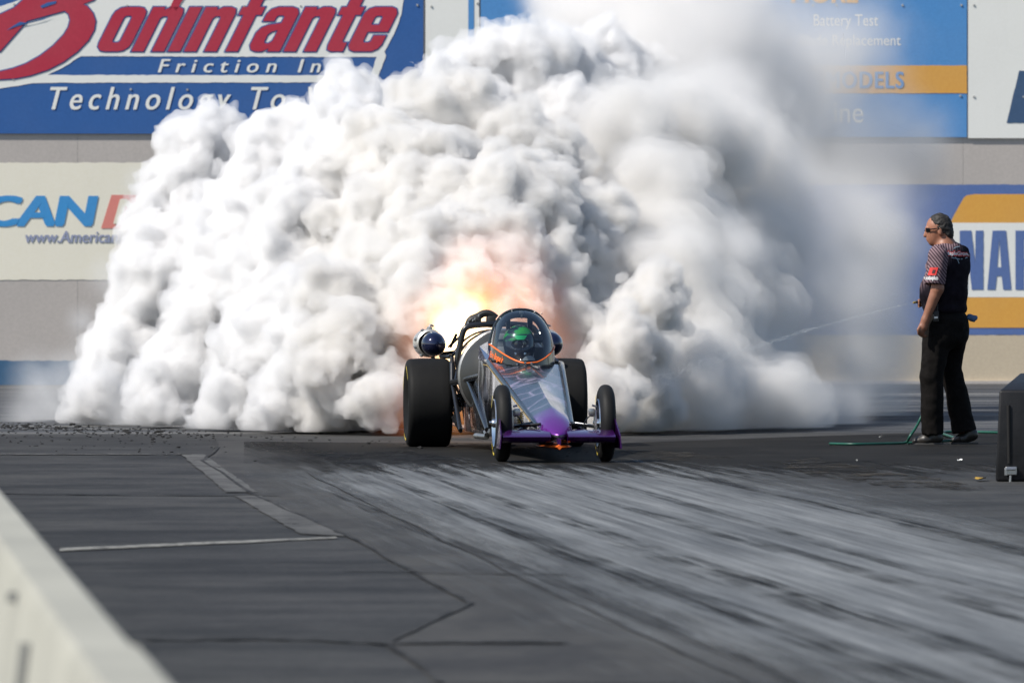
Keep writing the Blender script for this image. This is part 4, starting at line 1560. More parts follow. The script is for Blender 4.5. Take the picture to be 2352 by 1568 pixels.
for s_ in (-1, 1):
    m.lathe([(0, -.012), (.009, -.010), (.012, -.002)], Vector((s_ * .036 - .005, -.152, hz_ - .335)), 'y', 12)
m.build('breather', CHROME, hel, 40)

# ------------------------------------------------------------------ the man with the hose
YM = 65.9
GP = P((3400 + 430 * .77765) * .57422, (780 + 1282 * .7781) * .57422, YM); ZOFF = GP.z
man = empty('person', (GP.x, YM, 0))
tag(man, 'man in striped race shirt, dark trousers and sunglasses, standing and spraying with a hose', 'person')
MO = Vector((GP.x, YM, 0))


def pm(cx, cy, dy=0.0):
    p = P((3400 + cx * .77765) * .57422, (780 + cy * .7781) * .57422, YM)
    return Vector((p.x - MO.x, dy, p.z - ZOFF))


SKIN = NT('skin'); v_ = SKIN.coords()
SKIN.l(SKIN.ramp(SKIN.noise(v_, 9, 5), [(.3, (.20, .085, .048)), (.7, (.32, .14, .085))]), SKIN.b.inputs['Base Color'])
SKIN.b.inputs['Roughness'].default_value = .5; SKIN.b.inputs['Subsurface Weight'].default_value = .08; SKIN.b.inputs['Subsurface Radius'].default_value = (.01, .004, .002)
SKIN = SKIN.mat
ph = math.radians(32)
fd = np.array((-math.cos(ph), math.sin(ph), 0)); ld = np.array((-math.sin(ph), -math.cos(ph), 0)); uz = np.array((0, 0, 1.))
AX = np.array([ld, fd, uz])
phh = math.radians(8)
hf = np.array((-math.cos(phh), math.sin(phh), 0)); hl_ = np.array((-math.sin(phh), -math.cos(phh), 0))
tilt = math.radians(10)
hu = uz * math.cos(tilt) + hf * math.sin(tilt); hf2 = hf * math.cos(tilt) - uz * math.sin(tilt)
HA = np.array([hl_, hf2, hu])
hcn = np.array(pm(456, 172))


def hp_(f, u, s_=0.0): return tuple(hcn + hf2 * f + hu * u + hl_ * s_)


B = SD((-.42, -.42, -.02), (.45, .42, 1.86), .009)
# head
B.ell(hp_(-.004, .012), (.077, .100, .100), HA, .01).ell(hp_(.045, -.060), (.058, .058, .075), HA, .03).ell(hp_(.070, -.098), (.030, .026, .024), HA, .02)
B.cone(hp_(.098, .005), hp_(.116, -.038), .011, .015, .012).ell(hp_(.102, -.068), (.022, .012, .010), HA, .008).ell(hp_(.099, -.081), (.02, .011, .008), HA, .006)
B.ell(hp_(.090, .020), (.05, .015, .012), HA, .012)
for s_ in (-1, 1): B.ell(hp_(-.012, -.03, s_ * .078), (.010, .018, .032), HA, .008)
B.cone(hp_(-.03, -.06), pm(492, 270), .058, .066, .03)
# torso and legs
B.ell(pm(505, 350), (.17, .10, .19), AX, .05).ell(pm(487, 500), (.16, .12, .18), AX, .06).ell(pm(492, 640), (.16, .12, .12), AX, .05)
for a, b, c, d in ((pm(440, 690, -.09), pm(418, 930, -.1), pm(424, 1225, -.08), -1), (pm(525, 690, .09), pm(530, 930, .13), pm(588, 1200, .12), 1)):
    B.cone(a, b, .085, .06, .04).cone(b, c, .06, .042, .03).cone(c, c + Vector((-.06, 0, -.02)), .035, .025, .02)
# left arm
sl, elb, wr = pm(444, 318, -.20), pm(442, 480, -.245), pm(380, 640, -.235)
B.cone(sl, elb, .060, .047, .03).cone(elb, wr, .050, .031, .02)
hnd = pm(368, 678, -.235)
B.ell(hnd, (.022, .042, .034), np.array([(0, 1, 0), (-.5, 0, -.866), (-.866, 0, .5)]), .02).cone(wr, hnd, .03, .03, .02)
for k, ln in enumerate((.040, .044, .041, .034)):
    b0 = pm(350 + k * 7, 694 + k * 5, -.262 + .008 * k)
    b1 = b0 + Vector((-.010, .016, -ln * .62)); b2 = b1 + Vector((.018, .022, -ln * .22)); b3 = b2 + Vector((.02, .004, ln * .25))
    B.cone(b0, b1, .0105, .0098, .006).cone(b1, b2, .0098, .009, .004).cone(b2, b3, .009, .008, .004)
B.cone(pm(352, 672, -.252), pm(340, 690, -.270), .012, .0105, .008).cone(pm(340, 690, -.270), pm(343, 704, -.268), .0105, .009, .004)
# right arm reaching to the nozzle
sr, er, wr2, hr2 = pm(575, 318, .20), pm(520, 480, .29), pm(415, 560, .20), pm(388, 553, .18)
B.cone(sr, er, .060, .047, .03).cone(er, wr2, .048, .031, .02).ell(hr2, (.03, .042, .028), None, .02).cone(wr2, hr2, .03, .03, .02)
for k in range(4):
    b0 = hr2 + Vector((-.026, -.018, .022 - k * .016)); b1 = b0 + Vector((-.022, -.012, -.004)); b2 = b1 + Vector((.004, -.018, -.006))
    B.cone(b0, b1, .010, .009, .005).cone(b1, b2, .009, .008, .004)
B.build('body', SKIN, man, (0, 0, 0))
# hair
Hs = SD(tuple(hcn - .2), tuple(hcn + np.array((.2, .2, .18))), .007)
Hs.ell(hp_(-.012, .016), (.081, .101, .104), HA, .0).ell(hp_(-.072, -.055), (.058, .038, .060), HA, .03)
pl_p = hp_(.036, .070); pl_n = hf2 * 1.0 - hu * .52
Hs.cut(pl_p, pl_n)
Hs.rough(.005, .016, 3).rough(.004, .009, 13)
hairm = NT('dark_combed_hair'); vv = hairm.coords((1, 1, 1))
hairm.l(hairm.ramp(hairm.noise(hairm.coords((14, 14, 90)), 3, 4), [(.35, (.006, .0055, .005)), (.62, (.018, .015, .012)), (.8, (.07, .065, .055))]), hairm.b.inputs['Base Color'])
hairm.b.inputs['Roughness'].default_value = .7
Hs.build('hair', hairm.mat, man, (0, 0, 0))
m = M()
for s_ in (-1, 1):
    m.loft([[Vector(hp_(.100 - .03 * abs(q), u + .002, s_ * .036 + q * .026)) for u in (.014, .006, -.008, -.016)] + [Vector(hp_(.094 - .03 * abs(q), u + .002, s_ * .036 + q * .026)) for u in (-.016, -.008, .006, .014)] for q in (-1, -.5, 0, .5, 1)])
    m.tube([hp_(.085, .006, s_ * .068), hp_(.04, .002, s_ * .083), hp_(-.012, .0, s_ * .088)], .0045, 6)
m.tube([hp_(.112, .004, -.014), hp_(.112, .004, .014)], .003, 6)
m.build('sunglasses', mat('black_sunglasses', (.006, .006, .007), .12), man, 40)


def cloth(name, hi, lo2, z0, z1, stripe=None):
    t = NT(name)
    v = t.coords(); x, y, z = t.sep(v)
    nz = t.noise(v, 22, 4)
    base = t.ramp(nz, [(.3, lo2), (.7, hi)])
    if stripe:
        ang, per, ca, cb, dark = stripe
        mp = t.n('ShaderNodeMapping'); mp.inputs['Rotation'].default_value = (0, ang, 0)
        tc = t.n('ShaderNodeTexCoord'); t.l(tc.outputs['Object'], mp.inputs[0])
        sx_ = t.sep(mp.outputs[0])[0]
        s2 = t.math('SINE', t.math('MULTIPLY', sx_, 2 * math.pi / per))
        st_ = t.ramp(t.math('MULTIPLY_ADD', s2, .5), [(.30, cb), (.55, ca)])
        st_.node.inputs[0].links[0].from_node.inputs[2].default_value = .5
        g_ = t.n('ShaderNodeMapRange', interpolation_type='SMOOTHSTEP'); t.l(t.math('ADD', z, t.math('MULTIPLY', x, dark)), g_.inputs[0])
        g_.inputs[1].default_value = z0; g_.inputs[2].default_value = z1
        base = t.mix(g_.outputs[0], base, st_)
    t.l(base, t.b.inputs['Base Color'])
    t.b.inputs['Roughness'].default_value = .85; t.b.inputs['Specular IOR Level'].default_value = .2
    t.b.inputs['Specular IOR Level'].default_value = .08
    t.bump(t.noise(v, 14, 4), .35, .012)
    return t.mat


MAUVE, PLUM = (.21, .145, .16), (.045, .028, .036)
SH = cloth('race_shirt', (.013, .010, .015), (.006, .005, .008), 1.28, 1.46, (math.radians(4), .0205, MAUVE, PLUM, -1.0))
SL = cloth('race_shirt_sleeve', (.006, .005, .007), (.003, .003, .004), .9, 1.05, (math.radians(38), .0205, MAUVE, PLUM, -.0))
TR = cloth('dark_trousers', (.010, .0085, .008), (.005, .0045, .004), 0, 1)
T = SD((-.42, -.4, .5), (.45, .42, 1.68), .011)
T.ell(pm(508, 372), (.225, .150, .20), AX, .03).ell(pm(507, 306), (.20, .105, .085), AX, .05).ell(pm(482, 500), (.215, .185, .19), AX, .06).ell(pm(490, 585), (.20, .165, .075), AX, .04)
T.cone(pm(478, 262), pm(505, 268), .055, .062, .03).cone(pm(452, 300, -.17), pm(430, 370, -.20), .072, .075, .03).cone(pm(572, 303, .17), pm(575, 370, .22), .072, .07, .03)
T.rough(.006, .07, 4).rough(.004, .035, 5)
T.cut(pm(490, 628), (0, 0, -1))
shirt = T.build('shirt', SH, man, (0, 0, 0))
for a, b, nm in ((pm(446, 312, -.205), pm(427, 462, -.245), 'sleeve'), (pm(575, 312, .205), pm(560, 455, .275), 'sleeve')):
    Q_ = SD((-.45, -.45, .8), (.45, .45, 1.65), .010)
    Q_.cone(a, b, .078, .083, 0, flat=True).rough(.005, .05, 7)
    Q_.build(nm, SL, man, (0, 0, 0))
T = SD((-.42, -.4, 0), (.48, .42, 1.12), .011)
T.ell(pm(492, 655), (.205, .175, .13), AX, .03).ell(pm(495, 720), (.195, .165, .12), AX, .04)
T.cone(pm(448, 700, -.09), pm(416, 930, -.1), .115, .094, .05).cone(pm(416, 930, -.1), pm(423, 1232, -.08), .092, .088, .02, flat=True)
T.cone(pm(532, 690, .09), pm(524, 890, .12), .125, .082, .05).cone(pm(524, 890, .12), pm(592, 1218, .12), .083, .096, .02, flat=True)
T.rough(.007, .09, 8).rough(.005, .04, 9)
T.build('trousers', TR, man, (0, 0, 0))
SHOE = mat('dark_leather_shoe', (.020, .017, .014), .4, 0, .3, 20, .5)
SOLE = mat('shoe_sole', (.05, .048, .045), .8)
for hx, hy, tx, ty, dy in ((468, 1268, 318, 1272, -.08), (655, 1250, 522, 1270, .12)):
    h_, t_ = pm(hx, hy, dy), pm(tx, ty, dy + .02)
    h_.z = max(h_.z, .03); 
    Z = SD((min(t_.x, h_.x) - .08, dy - .12, -.02), (max(t_.x, h_.x) + .08, dy + .14, .2), .008)
    mid = h_.lerp(t_, .55)
    Z.cone((h_.x - .03, dy, h_.z + .025), (mid.x, dy, t_.z + .025), .042, .042, .03).cone((mid.x, dy, t_.z + .02), (t_.x + .035, dy + .02, t_.z + .008), .045, .036, .03).cone((h_.x - .045, dy, h_.z + .03), (h_.x - .06, dy, h_.z + .10), .045, .05, .03)
    Z.cut((0, 0, .012), (0, 0, -1))
    so = Z.build('shoe', SHOE, man, (0, 0, 0))
    m = M()
    m.loft([[Vector((h_.x + .015, dy - .032, zz)), Vector((mid.x, dy - .044, zz)), Vector((t_.x + .01, dy - .026, zz)), Vector((t_.x - .006, dy + .01, zz)), Vector((t_.x + .01, dy + .05, zz)), Vector((mid.x, dy + .05, zz)), Vector((h_.x + .015, dy + .032, zz))] for zz in (.002, .016)])
    m.build('sole', SOLE, so, 40)
m = M()
rp = pm(435, 622, -.225)
m.box(rp, (.045, .028, .085), None, .006); m.box(rp + Vector((-.002, -.016, -.010)), (.030, .006, .016), None, .002, 1); m.tube([rp + Vector((.012, 0, .04)), rp + Vector((.012, 0, .10))], .005, 6)
m.build('belt_radio', [MATT, PAPER], man, 35)
# sponsor marks laid on the cloth
def on_cloth(name, pts2d, faces, mt, target, off=.004, mi=None):
    dg = bpy.context.evaluated_depsgraph_get()
    me = target.data
    tr_ = BVHTree.FromPolygons([v.co for v in me.vertices], [tuple(p.vertices) for p in me.polygons])
    vs = []
    for q in pts2d:
        p = pm(q[0], q[1], -1.0)
        h, nn, i, d = tr_.ray_cast(p, Vector((0, 1, 0)))
        vs.append((h if h is not None else Vector((p.x, 0, p.z))) + Vector((0, -off, 0)))
    m = M(); m.add(vs, faces)
    return m.build(name, mt, man, smooth=60)


def patch_grid(x0, y0, x1, y1, sk, n=6):
    pts, fs = [], []
    for j in range(n + 1):
        for i in range(n + 1):
            pts.append((x0 + (x1 - x0) * i / n + sk * (1 - j / n), y0 + (y1 - y0) * j / n))
    for j in range(n):
        for i in range(n):
            a = j * (n + 1) + i; fs.append((a, a + 1, a + n + 2, a + n + 1))
    return pts, fs


slv = [c for c in man.children if c.name.startswith('sleeve')][0]
REDP = mat('red_patch', (.62, .03, .025), .7)
WHP = mat('white_print', (.62, .62, .62), .7)
pts, fs = patch_grid(390, 372, 432, 412, 12)
on_cloth('sleeve_patch', pts, fs, REDP, slv, .005)
pts, fs = patch_grid(410, 384, 424, 402, 6, 3)
on_cloth('sleeve_patch_mark', pts, fs, mat('dark_mark', (.06, .01, .01), .7), slv, .008)


def cloth_text(name, text, x0, x1, yb, yt, ref, mt, target, offset=.02, rise=0.0, off=.006):
    vs, fs = fit_text(text, x0, x1, yb, yt, ref=ref, offset=offset)
    vs = [(x, y + rise * (x - x0)) for x, y in vs]
    on_cloth(name, vs, fs, mt, target, off)


cloth_text('sleeve_lettering', 'autoplus', 378, 442, 434, 421, 'x', WHP, slv, .03, .02)
cloth_text('back_lettering_outline', 'MapleGrove', 487, 612, 311, 287, 'M', REDP, shirt, .09, .02, .004)  # red printed outline under the white letters
cloth_text('back_lettering', 'MapleGrove', 487, 612, 308, 290, 'M', WHP, shirt, .03, .02, .009)
pts, fs = [], []
rngm = random.Random(12)
for (x0, y0, x1, y1) in ((516, 322, 560, 330), (548, 330, 556, 352), (535, 318, 545, 330), (566, 330, 604, 322), (528, 276, 540, 268), (540, 268, 562, 264), (590, 326, 602, 318)):
    b_ = len(pts); d = Vector((x1 - x0, y1 - y0)).normalized(); nn = Vector((-d.y, d.x)) * 1.8
    pts += [(x0 + nn.x, y0 + nn.y), (x1 + nn.x, y1 + nn.y), (x1 - nn.x, y1 - nn.y), (x0 - nn.x, y0 - nn.y)]; fs.append((b_, b_ + 1, b_ + 2, b_ + 3))
on_cloth('back_emblem', pts, fs, mat('pale_blue_print', (.22, .30, .36), .7), shirt, .007)

# rag in the back pocket
Z = SD((.05, -.2, .78), (.5, .3, 1.06), .008)
a = pm(618, 628, .02)
Z.cone(a, a + Vector((.045, .0, -.012)), .026, .018, .01).cone(a + Vector((.03, 0, 0)), a + Vector((.075, .0, .006)), .012, .006, .01).cone(a + Vector((.005, 0, .0)), a + Vector((.035, 0, -.030)), .02, .012, .01)
Z.rough(.010, .022, 3)
rag = Z.build('rag', mat('blue_grey_rag', (.07, .13, .24), .9), None, (0, 0, 0))
rag.location = MO
tag(rag, 'blue grey rag poking out of the standing man’s back pocket'.replace('’', ''), 'rag')

# hose: along the ground, up the front leg to the nozzle
HOSE = mat('green_hose', (.009, .075, .05), .4, 0, .25, 8, .5)
hz2 = .014
nz = MO + pm(362, 549, .15)
hpts = [G(1906, 1017.5, hz2), G(1960, 1019, hz2), G(2010, 1018, hz2), G(2060, 1017, hz2), G(2084, 1016, hz2), MO + pm(300, 1240, -.15), MO + pm(338, 1195, -.05), MO + pm(365, 1145, .03), MO + pm(420, 1040, .06), MO + pm(440, 900, .10),
        MO + pm(430, 780, .16), MO + pm(420, 640, .33), MO + pm(395, 575, .27), nz]
hose = empty('garden_hose', G(2000, 1018))
tag(hose, 'green garden hose lying on the asphalt and rising to the standing man', 'hose')
m = M(); m.tube(hpts, .0105, 12, smooth_path=3)
m2 = [G(2084, 1016, hz2), MO + pm(430, 1268, .02), MO + pm(500, 1250, .0), MO + pm(540, 1232, .22), MO + pm(590, 1224, .40), G(2150, 991, hz2), G(2200, 990, hz2), G(2300, 992, hz2), G(2420, 996, hz2)]
for p in m2: p.z = max(hz2, min(p.z, .03))
m.tube(m2, .0105, 12, smooth_path=3)
_wb(m, 'hose_tube', HOSE, hose, 50)
m = M()
d = (MO + pm(322, 554, .12) - nz).normalized()
m.tube([nz - d * .03, nz, nz + d * .01, nz + d * .035], [.011, .012, .010, .009], 12)
_wb(m, 'nozzle_body', MATT, hose, 40)
m = M()
m.tube([nz + d * .035, nz + d * .05, nz + d * .058], [.0095, .009, .006], 12)
_wb(m, 'nozzle_tip', mat('brass_tip', (.65, .50, .16), .3, .8), hose, 40)
# water jet
tipw = nz + d * .06
rngw = random.Random(21)
m = M()
far = P(1440, 893, 65.6)
for i in range(800):
    t = rngw.random() ** .8 * 1.05
    p = tipw.lerp(far, t) + Vector((0, 0, .16 * t * (1 - t) * 1.0))
    sp = .004 + .04 * t ** 2
    p += Vector((rngw.gauss(0, sp), rngw.gauss(0, sp), rngw.gauss(0, sp) * .7 - abs(rngw.gauss(0, .02)) * t))
    s_ = rngw.uniform(.0008, .0022) * (1.0 if t < .8 else 1 - (t - .8) * 2)
    L_ = s_ * rngw.uniform(2, 6)
    dd = (far - tipw).normalized()
    q = dd.orthogonal().normalized() * s_; q2 = dd.cross(q)
    m.add([p - dd * L_, p + q, p + q2, p - q, p - q2, p + dd * L_], [(0, 2, 1), (0, 3, 2), (0, 4, 3), (0, 1, 4), (5, 1, 2), (5, 2, 3), (5, 3, 4), (5, 4, 1)])
wt = NT('water_drops'); wt.b.inputs['Base Color'].default_value = (.85, .88, .9, 1); wt.b.inputs['Roughness'].default_value = .15; wt.b.inputs['Transmission Weight'].default_value = .35; wt.b.inputs['IOR'].default_value = 1.33
tag(m.build('water_spray', wt.mat, smooth=60), 'thin water jet arcing from the hose nozzle towards the smoke', 'water', kind='stuff')

# ------------------------------------------------------------------ smoke
rng = random.Random(3)


def spheres_field(sph, lo, hi, H, margin=.26):
    lo = np.array(lo, float); n = np.ceil((np.array(hi) - lo) / H).astype(int)
    f = np.full(n, margin, np.float32)
    ax = [lo[i] + H * np.arange(n[i]) for i in range(3)]
    for c, r in sph:
        c = np.array(c); q = r + margin
        i0 = np.maximum(((c - q - lo) / H).astype(int), 0); i1 = np.minimum(((c + q - lo) / H).astype(int) + 2, n)
        if np.any(i1 <= i0): continue
        X = ax[0][i0[0]:i1[0], None, None] - c[0]; Y = ax[1][None, i0[1]:i1[1], None] - c[1]; Zz = ax[2][None, None, i0[2]:i1[2]] - c[2]
        d = (np.sqrt(X * X + Y * Y + Zz * Zz) - r).astype(np.float32)
        v = f[i0[0]:i1[0], i0[1]:i1[1], i0[2]:i1[2]]
        np.minimum(v, d, out=v)
    return f, lo, ax


def smoke_mat(name, col, dens, aniso=0.0):
    mt = bpy.data.materials.new(name); mt.use_nodes = True; nt = mt.node_tree; nt.nodes.clear()
    out = nt.nodes.new('ShaderNodeOutputMaterial'); vs = nt.nodes.new('ShaderNodeVolumeScatter')
    vs.inputs[0].default_value = (*col, 1); vs.inputs[1].default_value = dens; vs.inputs['Anisotropy'].default_value = aniso
    va = nt.nodes.new('ShaderNodeVolumeAbsorption'); va.inputs[0].default_value = (*col, 1); va.inputs[1].default_value = dens
    ad = nt.nodes.new('ShaderNodeAddShader')
    nt.links.new(vs.outputs[0], ad.inputs[0]); nt.links.new(va.outputs[0], ad.inputs[1])
    nt.links.new(ad.outputs[0], out.inputs['Volume'])
    return mt


def close_field(f, ax, ground):
    f = np.maximum(f, (ground - ax[2][None, None, :]).astype(np.float32))
    f[0] = f[-1] = .1; f[:, 0] = f[:, -1] = .1; f[:, :, 0] = .1; f[:, :, -1] = .1
    return f


def finish_smoke(f, ax, lo, H, name, mt, label, ground=.02):
    V, Q = surfnets(close_field(f, ax, ground), lo, H)
    o = np_mesh(name, V, Q, mt)
    return tag(o, label, 'smoke', kind='stuff')


def spread(puffs, seed, n1=16, n2=9, n3=0, back=.5, o1=.84, o2=.86):
    """cauliflower: smaller puffs on puffs, none on the far side"""
    rg = random.Random(seed); allp = []

    def rnd(): return Vector((rg.gauss(0, 1), rg.gauss(0, 1), rg.gauss(0, 1)))
    for c, r in puffs:
        allp.append((c, r))
        for k in range(n1):
            d = rnd().normalized()
            if d.y > back: continue
            r2 = r * (.16 + .30 * rg.random()); c2_ = c + d * (r * (o1 + .06 * rg.random())); allp.append((c2_, r2))
            for j in range(n2):
                e = (d * 1.2 + rnd()).normalized()
                if e.y > .6: continue
                r3 = r2 * (.16 + .32 * rg.random()); c3_ = c2_ + e * r2 * o2; allp.append((c3_, r3))
                for q in range(n3):
                    g_ = (e * 1.1 + rnd()).normalized()
                    if g_.y > .4: continue
                    allp.append((c3_ + g_ * r3 * .9, max(.03, r3 * rg.uniform(.3, .5))))
    return allp


def pf(x, y, Y, r): return (P(x, y, Y), r * Y / F / K)


def column(pts, jit=.2, n=3):
    out_ = []
    for a, b in zip(pts, pts[1:]):
        for k in range(n):
            t = k / n; q = [a[j] + (b[j] - a[j]) * t for j in range(4)]
            out_.append(pf(q[0] + rng.uniform(-jit, jit) * q[3], q[1] + rng.uniform(-jit, jit) * q[3], q[2] + rng.uniform(-.4, .4), q[3] * rng.uniform(.8, 1.05)))
    out_.append(pf(*pts[-1]))
    return out_


def soft_volume(name, puffs, col, dens, nscale, contrast, origin=(0, 0, 0), power=1.2, emit=None, stretch=(1, 1, 1), step=.35):
    """smoke or fire that thins out towards the rim of each puff and breaks up into wisps"""
    mt = bpy.data.materials.new(name); mt.use_nodes = True; nt = mt.node_tree; nt.nodes.clear()
    N = nt.nodes.new; L = nt.links.new
    out = N('ShaderNodeOutputMaterial'); tc = N('ShaderNodeTexCoord')

    def mth(op, a, b=None, c=None):
        nd = N('ShaderNodeMath'); nd.operation = op
        for i, x in enumerate((a, b, c)):
            if x is None: continue
            if isinstance(x, (int, float)): nd.inputs[i].default_value = x
            else: L(x, nd.inputs[i])
        return nd.outputs[0]
    mp = N('ShaderNodeMapping'); mp.inputs['Scale'].default_value = stretch; L(tc.outputs['Object'], mp.inputs[0])
    nz = N('ShaderNodeTexNoise'); nz.inputs['Scale'].default_value = nscale; nz.inputs['Detail'].default_value = 5; nz.inputs['Roughness'].default_value = .6; nz.inputs['Distortion'].default_value = .4
    L(mp.outputs[0], nz.inputs['Vector'])
    tot = None
    for c, r in puffs:
        d = N('ShaderNodeVectorMath'); d.operation = 'DISTANCE'; L(tc.outputs['Object'], d.inputs[0]); d.inputs[1].default_value = Vector(c) - Vector(origin)
        e = mth('MAXIMUM', mth('MULTIPLY_ADD', d.outputs['Value'], -1 / r, 1.0), 0)
        tot = e if tot is None else mth('ADD', tot, e)
    tot = mth('MINIMUM', tot, 1.0)
    # noise eats into the rim first
    k = mth('MULTIPLY_ADD', mth('SUBTRACT', nz.outputs[0], .5), contrast, tot)
    k = mth('MULTIPLY', mth('MAXIMUM', k, 0), tot)
    k = mth('POWER', k, power)
    k = mth('MULTIPLY', k, dens)
    if emit is None:
        vs = N('ShaderNodeVolumeScatter'); vs.inputs[0].default_value = (*col, 1); L(k, vs.inputs[1])
        va = N('ShaderNodeVolumeAbsorption'); va.inputs[0].default_value = (*col, 1); L(k, va.inputs[1])
        ad = N('ShaderNodeAddShader'); L(vs.outputs[0], ad.inputs[0]); L(va.outputs[0], ad.inputs[1]); L(ad.outputs[0], out.inputs['Volume'])
    else:
        e = N('ShaderNodeEmission'); e.inputs[0].default_value = (*col, 1); L(k, e.inputs[1]); L(e.outputs[0], out.inputs['Volume'])
    mt.cycles.volume_step_rate = step
    return mt


def shells(f, ax, lo, H, name, key, col, label, dens, seed, offs=(-.045, 0.0, .06)):
    """one plume in nested layers, thin and torn outside, dense inside"""
    n = np.array(f.shape); root = None
    for k, (off, dn) in enumerate(zip(offs, dens)):
        g_ = f + np.float32(off)
        amp = (.066, .040, .03)[k]
        g_ = g_ + (vnoise(n, 3.0 + k, seed + k) - .5) * amp + (vnoise(n, 1.6 + .4 * k, seed + 7 + k) - .5) * amp * .8
        V, Q = surfnets(close_field(g_, ax, .02 + .015 * k), lo, H)
        o = np_mesh(name if k == 0 else 'smoke_core', V, Q, smoke_mat(key, col, dn), root)
        if k == 0: root = tag(o, label, 'smoke', kind='stuff')
    return root


white = []
white += column([(215, 960, 74, 62), (290, 830, 74.6, 86), (360, 690, 75, 96), (400, 550, 75.6, 100), (425, 430, 76, 95), (470, 345, 76.4, 82), (505, 300, 76.6, 60)], .10, 4)
white += column([(360, 945, 72.6, 66), (440, 820, 73.2, 92), (505, 670, 73.8, 105), (560, 520, 74.4, 110), (610, 400, 75, 104), (665, 330, 75.4, 80), (700, 300, 75.6, 56)], .10, 4)
white += column([(500, 940, 71.2, 66), (575, 800, 71.8, 92), (650, 640, 72.4, 112), (720, 480, 73.2, 122), (820, 345, 74, 112), (800, 235, 75, 66), (790, 200, 75, 50)], .10, 4)
white += column([(620, 935, 70.2, 60), (680, 830, 70.6, 78), (720, 710, 71, 92)], .12, 4)
white += column([(820, 330, 74.4, 90), (915, 275, 75.4, 84), (1015, 225, 75.8, 80), (1090, 160, 76, 70), (1135, 102, 76, 46)], .12, 4)
white += column([(1140, 130, 76, 52), (1205, 130, 76, 66), (1290, 200, 76.5, 118), (1400, 180, 77, 118)], .14, 3)
white += column([(1120, 290, 76, 110), (1290, 300, 76, 110), (1440, 250, 77, 120)])
Hh = .030
sph = spread(white, 5, 26, 12, 4)
f, lo, ax = spheres_field(sph, (-4.8, 68.3, -.1), (4.6, 81, 5.6), Hh)
n = np.array(f.shape)
f -= (np.abs(vnoise(n, 13, 31) - .5) * 2 - .4) * .07
f -= (np.abs(vnoise(n, 8, 1) - .5) * 2 - .4) * .05
f -= (np.abs(vnoise(n, 3.6, 2) - .5) * 2 - .4) * .04
f -= (np.abs(vnoise(n, 1.9, 6) - .5) * 2 - .4) * .02
f += (vnoise(n, 25, 5) - .5) * .12
shells(f, ax, lo, Hh, 'smoke_plume', 'white_tyre_smoke', (.932, .931, .930), 'dense sunlit white smoke billowing up on the left behind the dragster', (6, 10, 18), 100, (-.022, .012, .048))
grey = []
for k in range(70):
    th = rng.uniform(.02, math.pi); rr = 430 * math.sqrt(rng.random())
    grey.append(pf(1065 + rr * math.cos(th) * 1.06, 800 - rr * 1.2 * math.sin(th), 70.2 + 3.6 * (rr / 430) ** 1.7 + rng.uniform(-.25, .25), rng.uniform(75, 135)))
for k in range(45):
    th = rng.uniform(.02, math.pi); rr = 440 * math.sqrt(rng.random())
    grey.append(pf(1065 + rr * math.cos(th) * 1.06, 800 - rr * 1.2 * math.sin(th), 69.7 + 3.6 * (rr / 440) ** 1.7, rng.uniform(35, 65)))
for k in range(30):
    grey.append(pf(rng.uniform(690, 1500), rng.uniform(880, 985), 69.6 + rng.uniform(0, 2), rng.uniform(45, 85)))
grey += [pf(*p) for p in ((750, 860, 69.7, 80), (800, 765, 69.9, 92), (850, 900, 69.3, 66), (770, 680, 70.4, 90), (1420, 800, 69.9, 90), (1400, 905, 69.4, 66), (1480, 720, 70.4, 90))]
sph = spread(grey, 8, 26, 11, 4)
f, lo, ax = spheres_field(sph, (-2.9, 67.6, -.1), (3.2, 76.5, 4.6), Hh)
n = np.array(f.shape)
f -= (np.abs(vnoise(n, 13, 33) - .5) * 2 - .4) * .08
f -= (np.abs(vnoise(n, 8, 11) - .5) * 2 - .4) * .05
f -= (np.abs(vnoise(n, 3.6, 12) - .5) * 2 - .4) * .04
f -= (np.abs(vnoise(n, 1.9, 16) - .5) * 2 - .4) * .02
f += (vnoise(n, 24, 15) - .5) * .16
# hollow blown out by the jet blast straight behind the engine
X = ax[0][:, None, None]; Y = ax[1][None, :, None]; Zz = ax[2][None, None, :]
cav = 1 - np.sqrt(((X + .22) / .62) ** 2 + ((Y - 68.0) / 1.5) ** 2 + ((Zz - .72) / .70) ** 2)
f = np.maximum(f, (cav * .8).astype(np.float32))
shells(f, ax, lo, Hh, 'smoke_plume', 'shade_grey_tyre_smoke', (.905, .899, .887), 'shaded grey smoke dome boiling directly behind the dragster', (6, 9, 16), 120, (-.022, .012, .048))  # smoke colour darkened to hold the shade on the dome

right = []
right += column([(1420, 300, 74.5, 120), (1560, 330, 75, 120), (1690, 370, 76, 85), (1760, 320, 76.5, 60), (1750, 470, 76, 90), (1680, 620, 75, 130), (1720, 760, 74, 100), (1770, 880, 73, 75)])
right += column([(1500, 500, 73.5, 140), (1560, 700, 72.5, 150), (1590, 860, 71.5, 110), (1590, 935, 70.5, 60)])
right += column([(1680, 900, 71.5, 90), (1800, 930, 72, 62), (1850, 955, 72, 40)])
sph = spread(right, 18, 22, 8)
f, lo, ax = spheres_field(sph, (-.6, 67.6, -.1), (5.6, 78.5, 4.8), .04)
n = np.array(f.shape)
f -= (np.abs(vnoise(n, 7, 21) - .5) * 2 - .4) * .07
f -= (np.abs(vnoise(n, 3, 22) - .5) * 2 - .4) * .035
f += (vnoise(n, 20, 23) - .5) * .2
shells(f, ax, lo, .04, 'smoke_plume', 'right_tyre_smoke', (.928, .921, .908), 'softer grey smoke bank rolling out to the right of the dragster', (1.3, 2.4, 5), 140, (-.09, 0.0, .09))


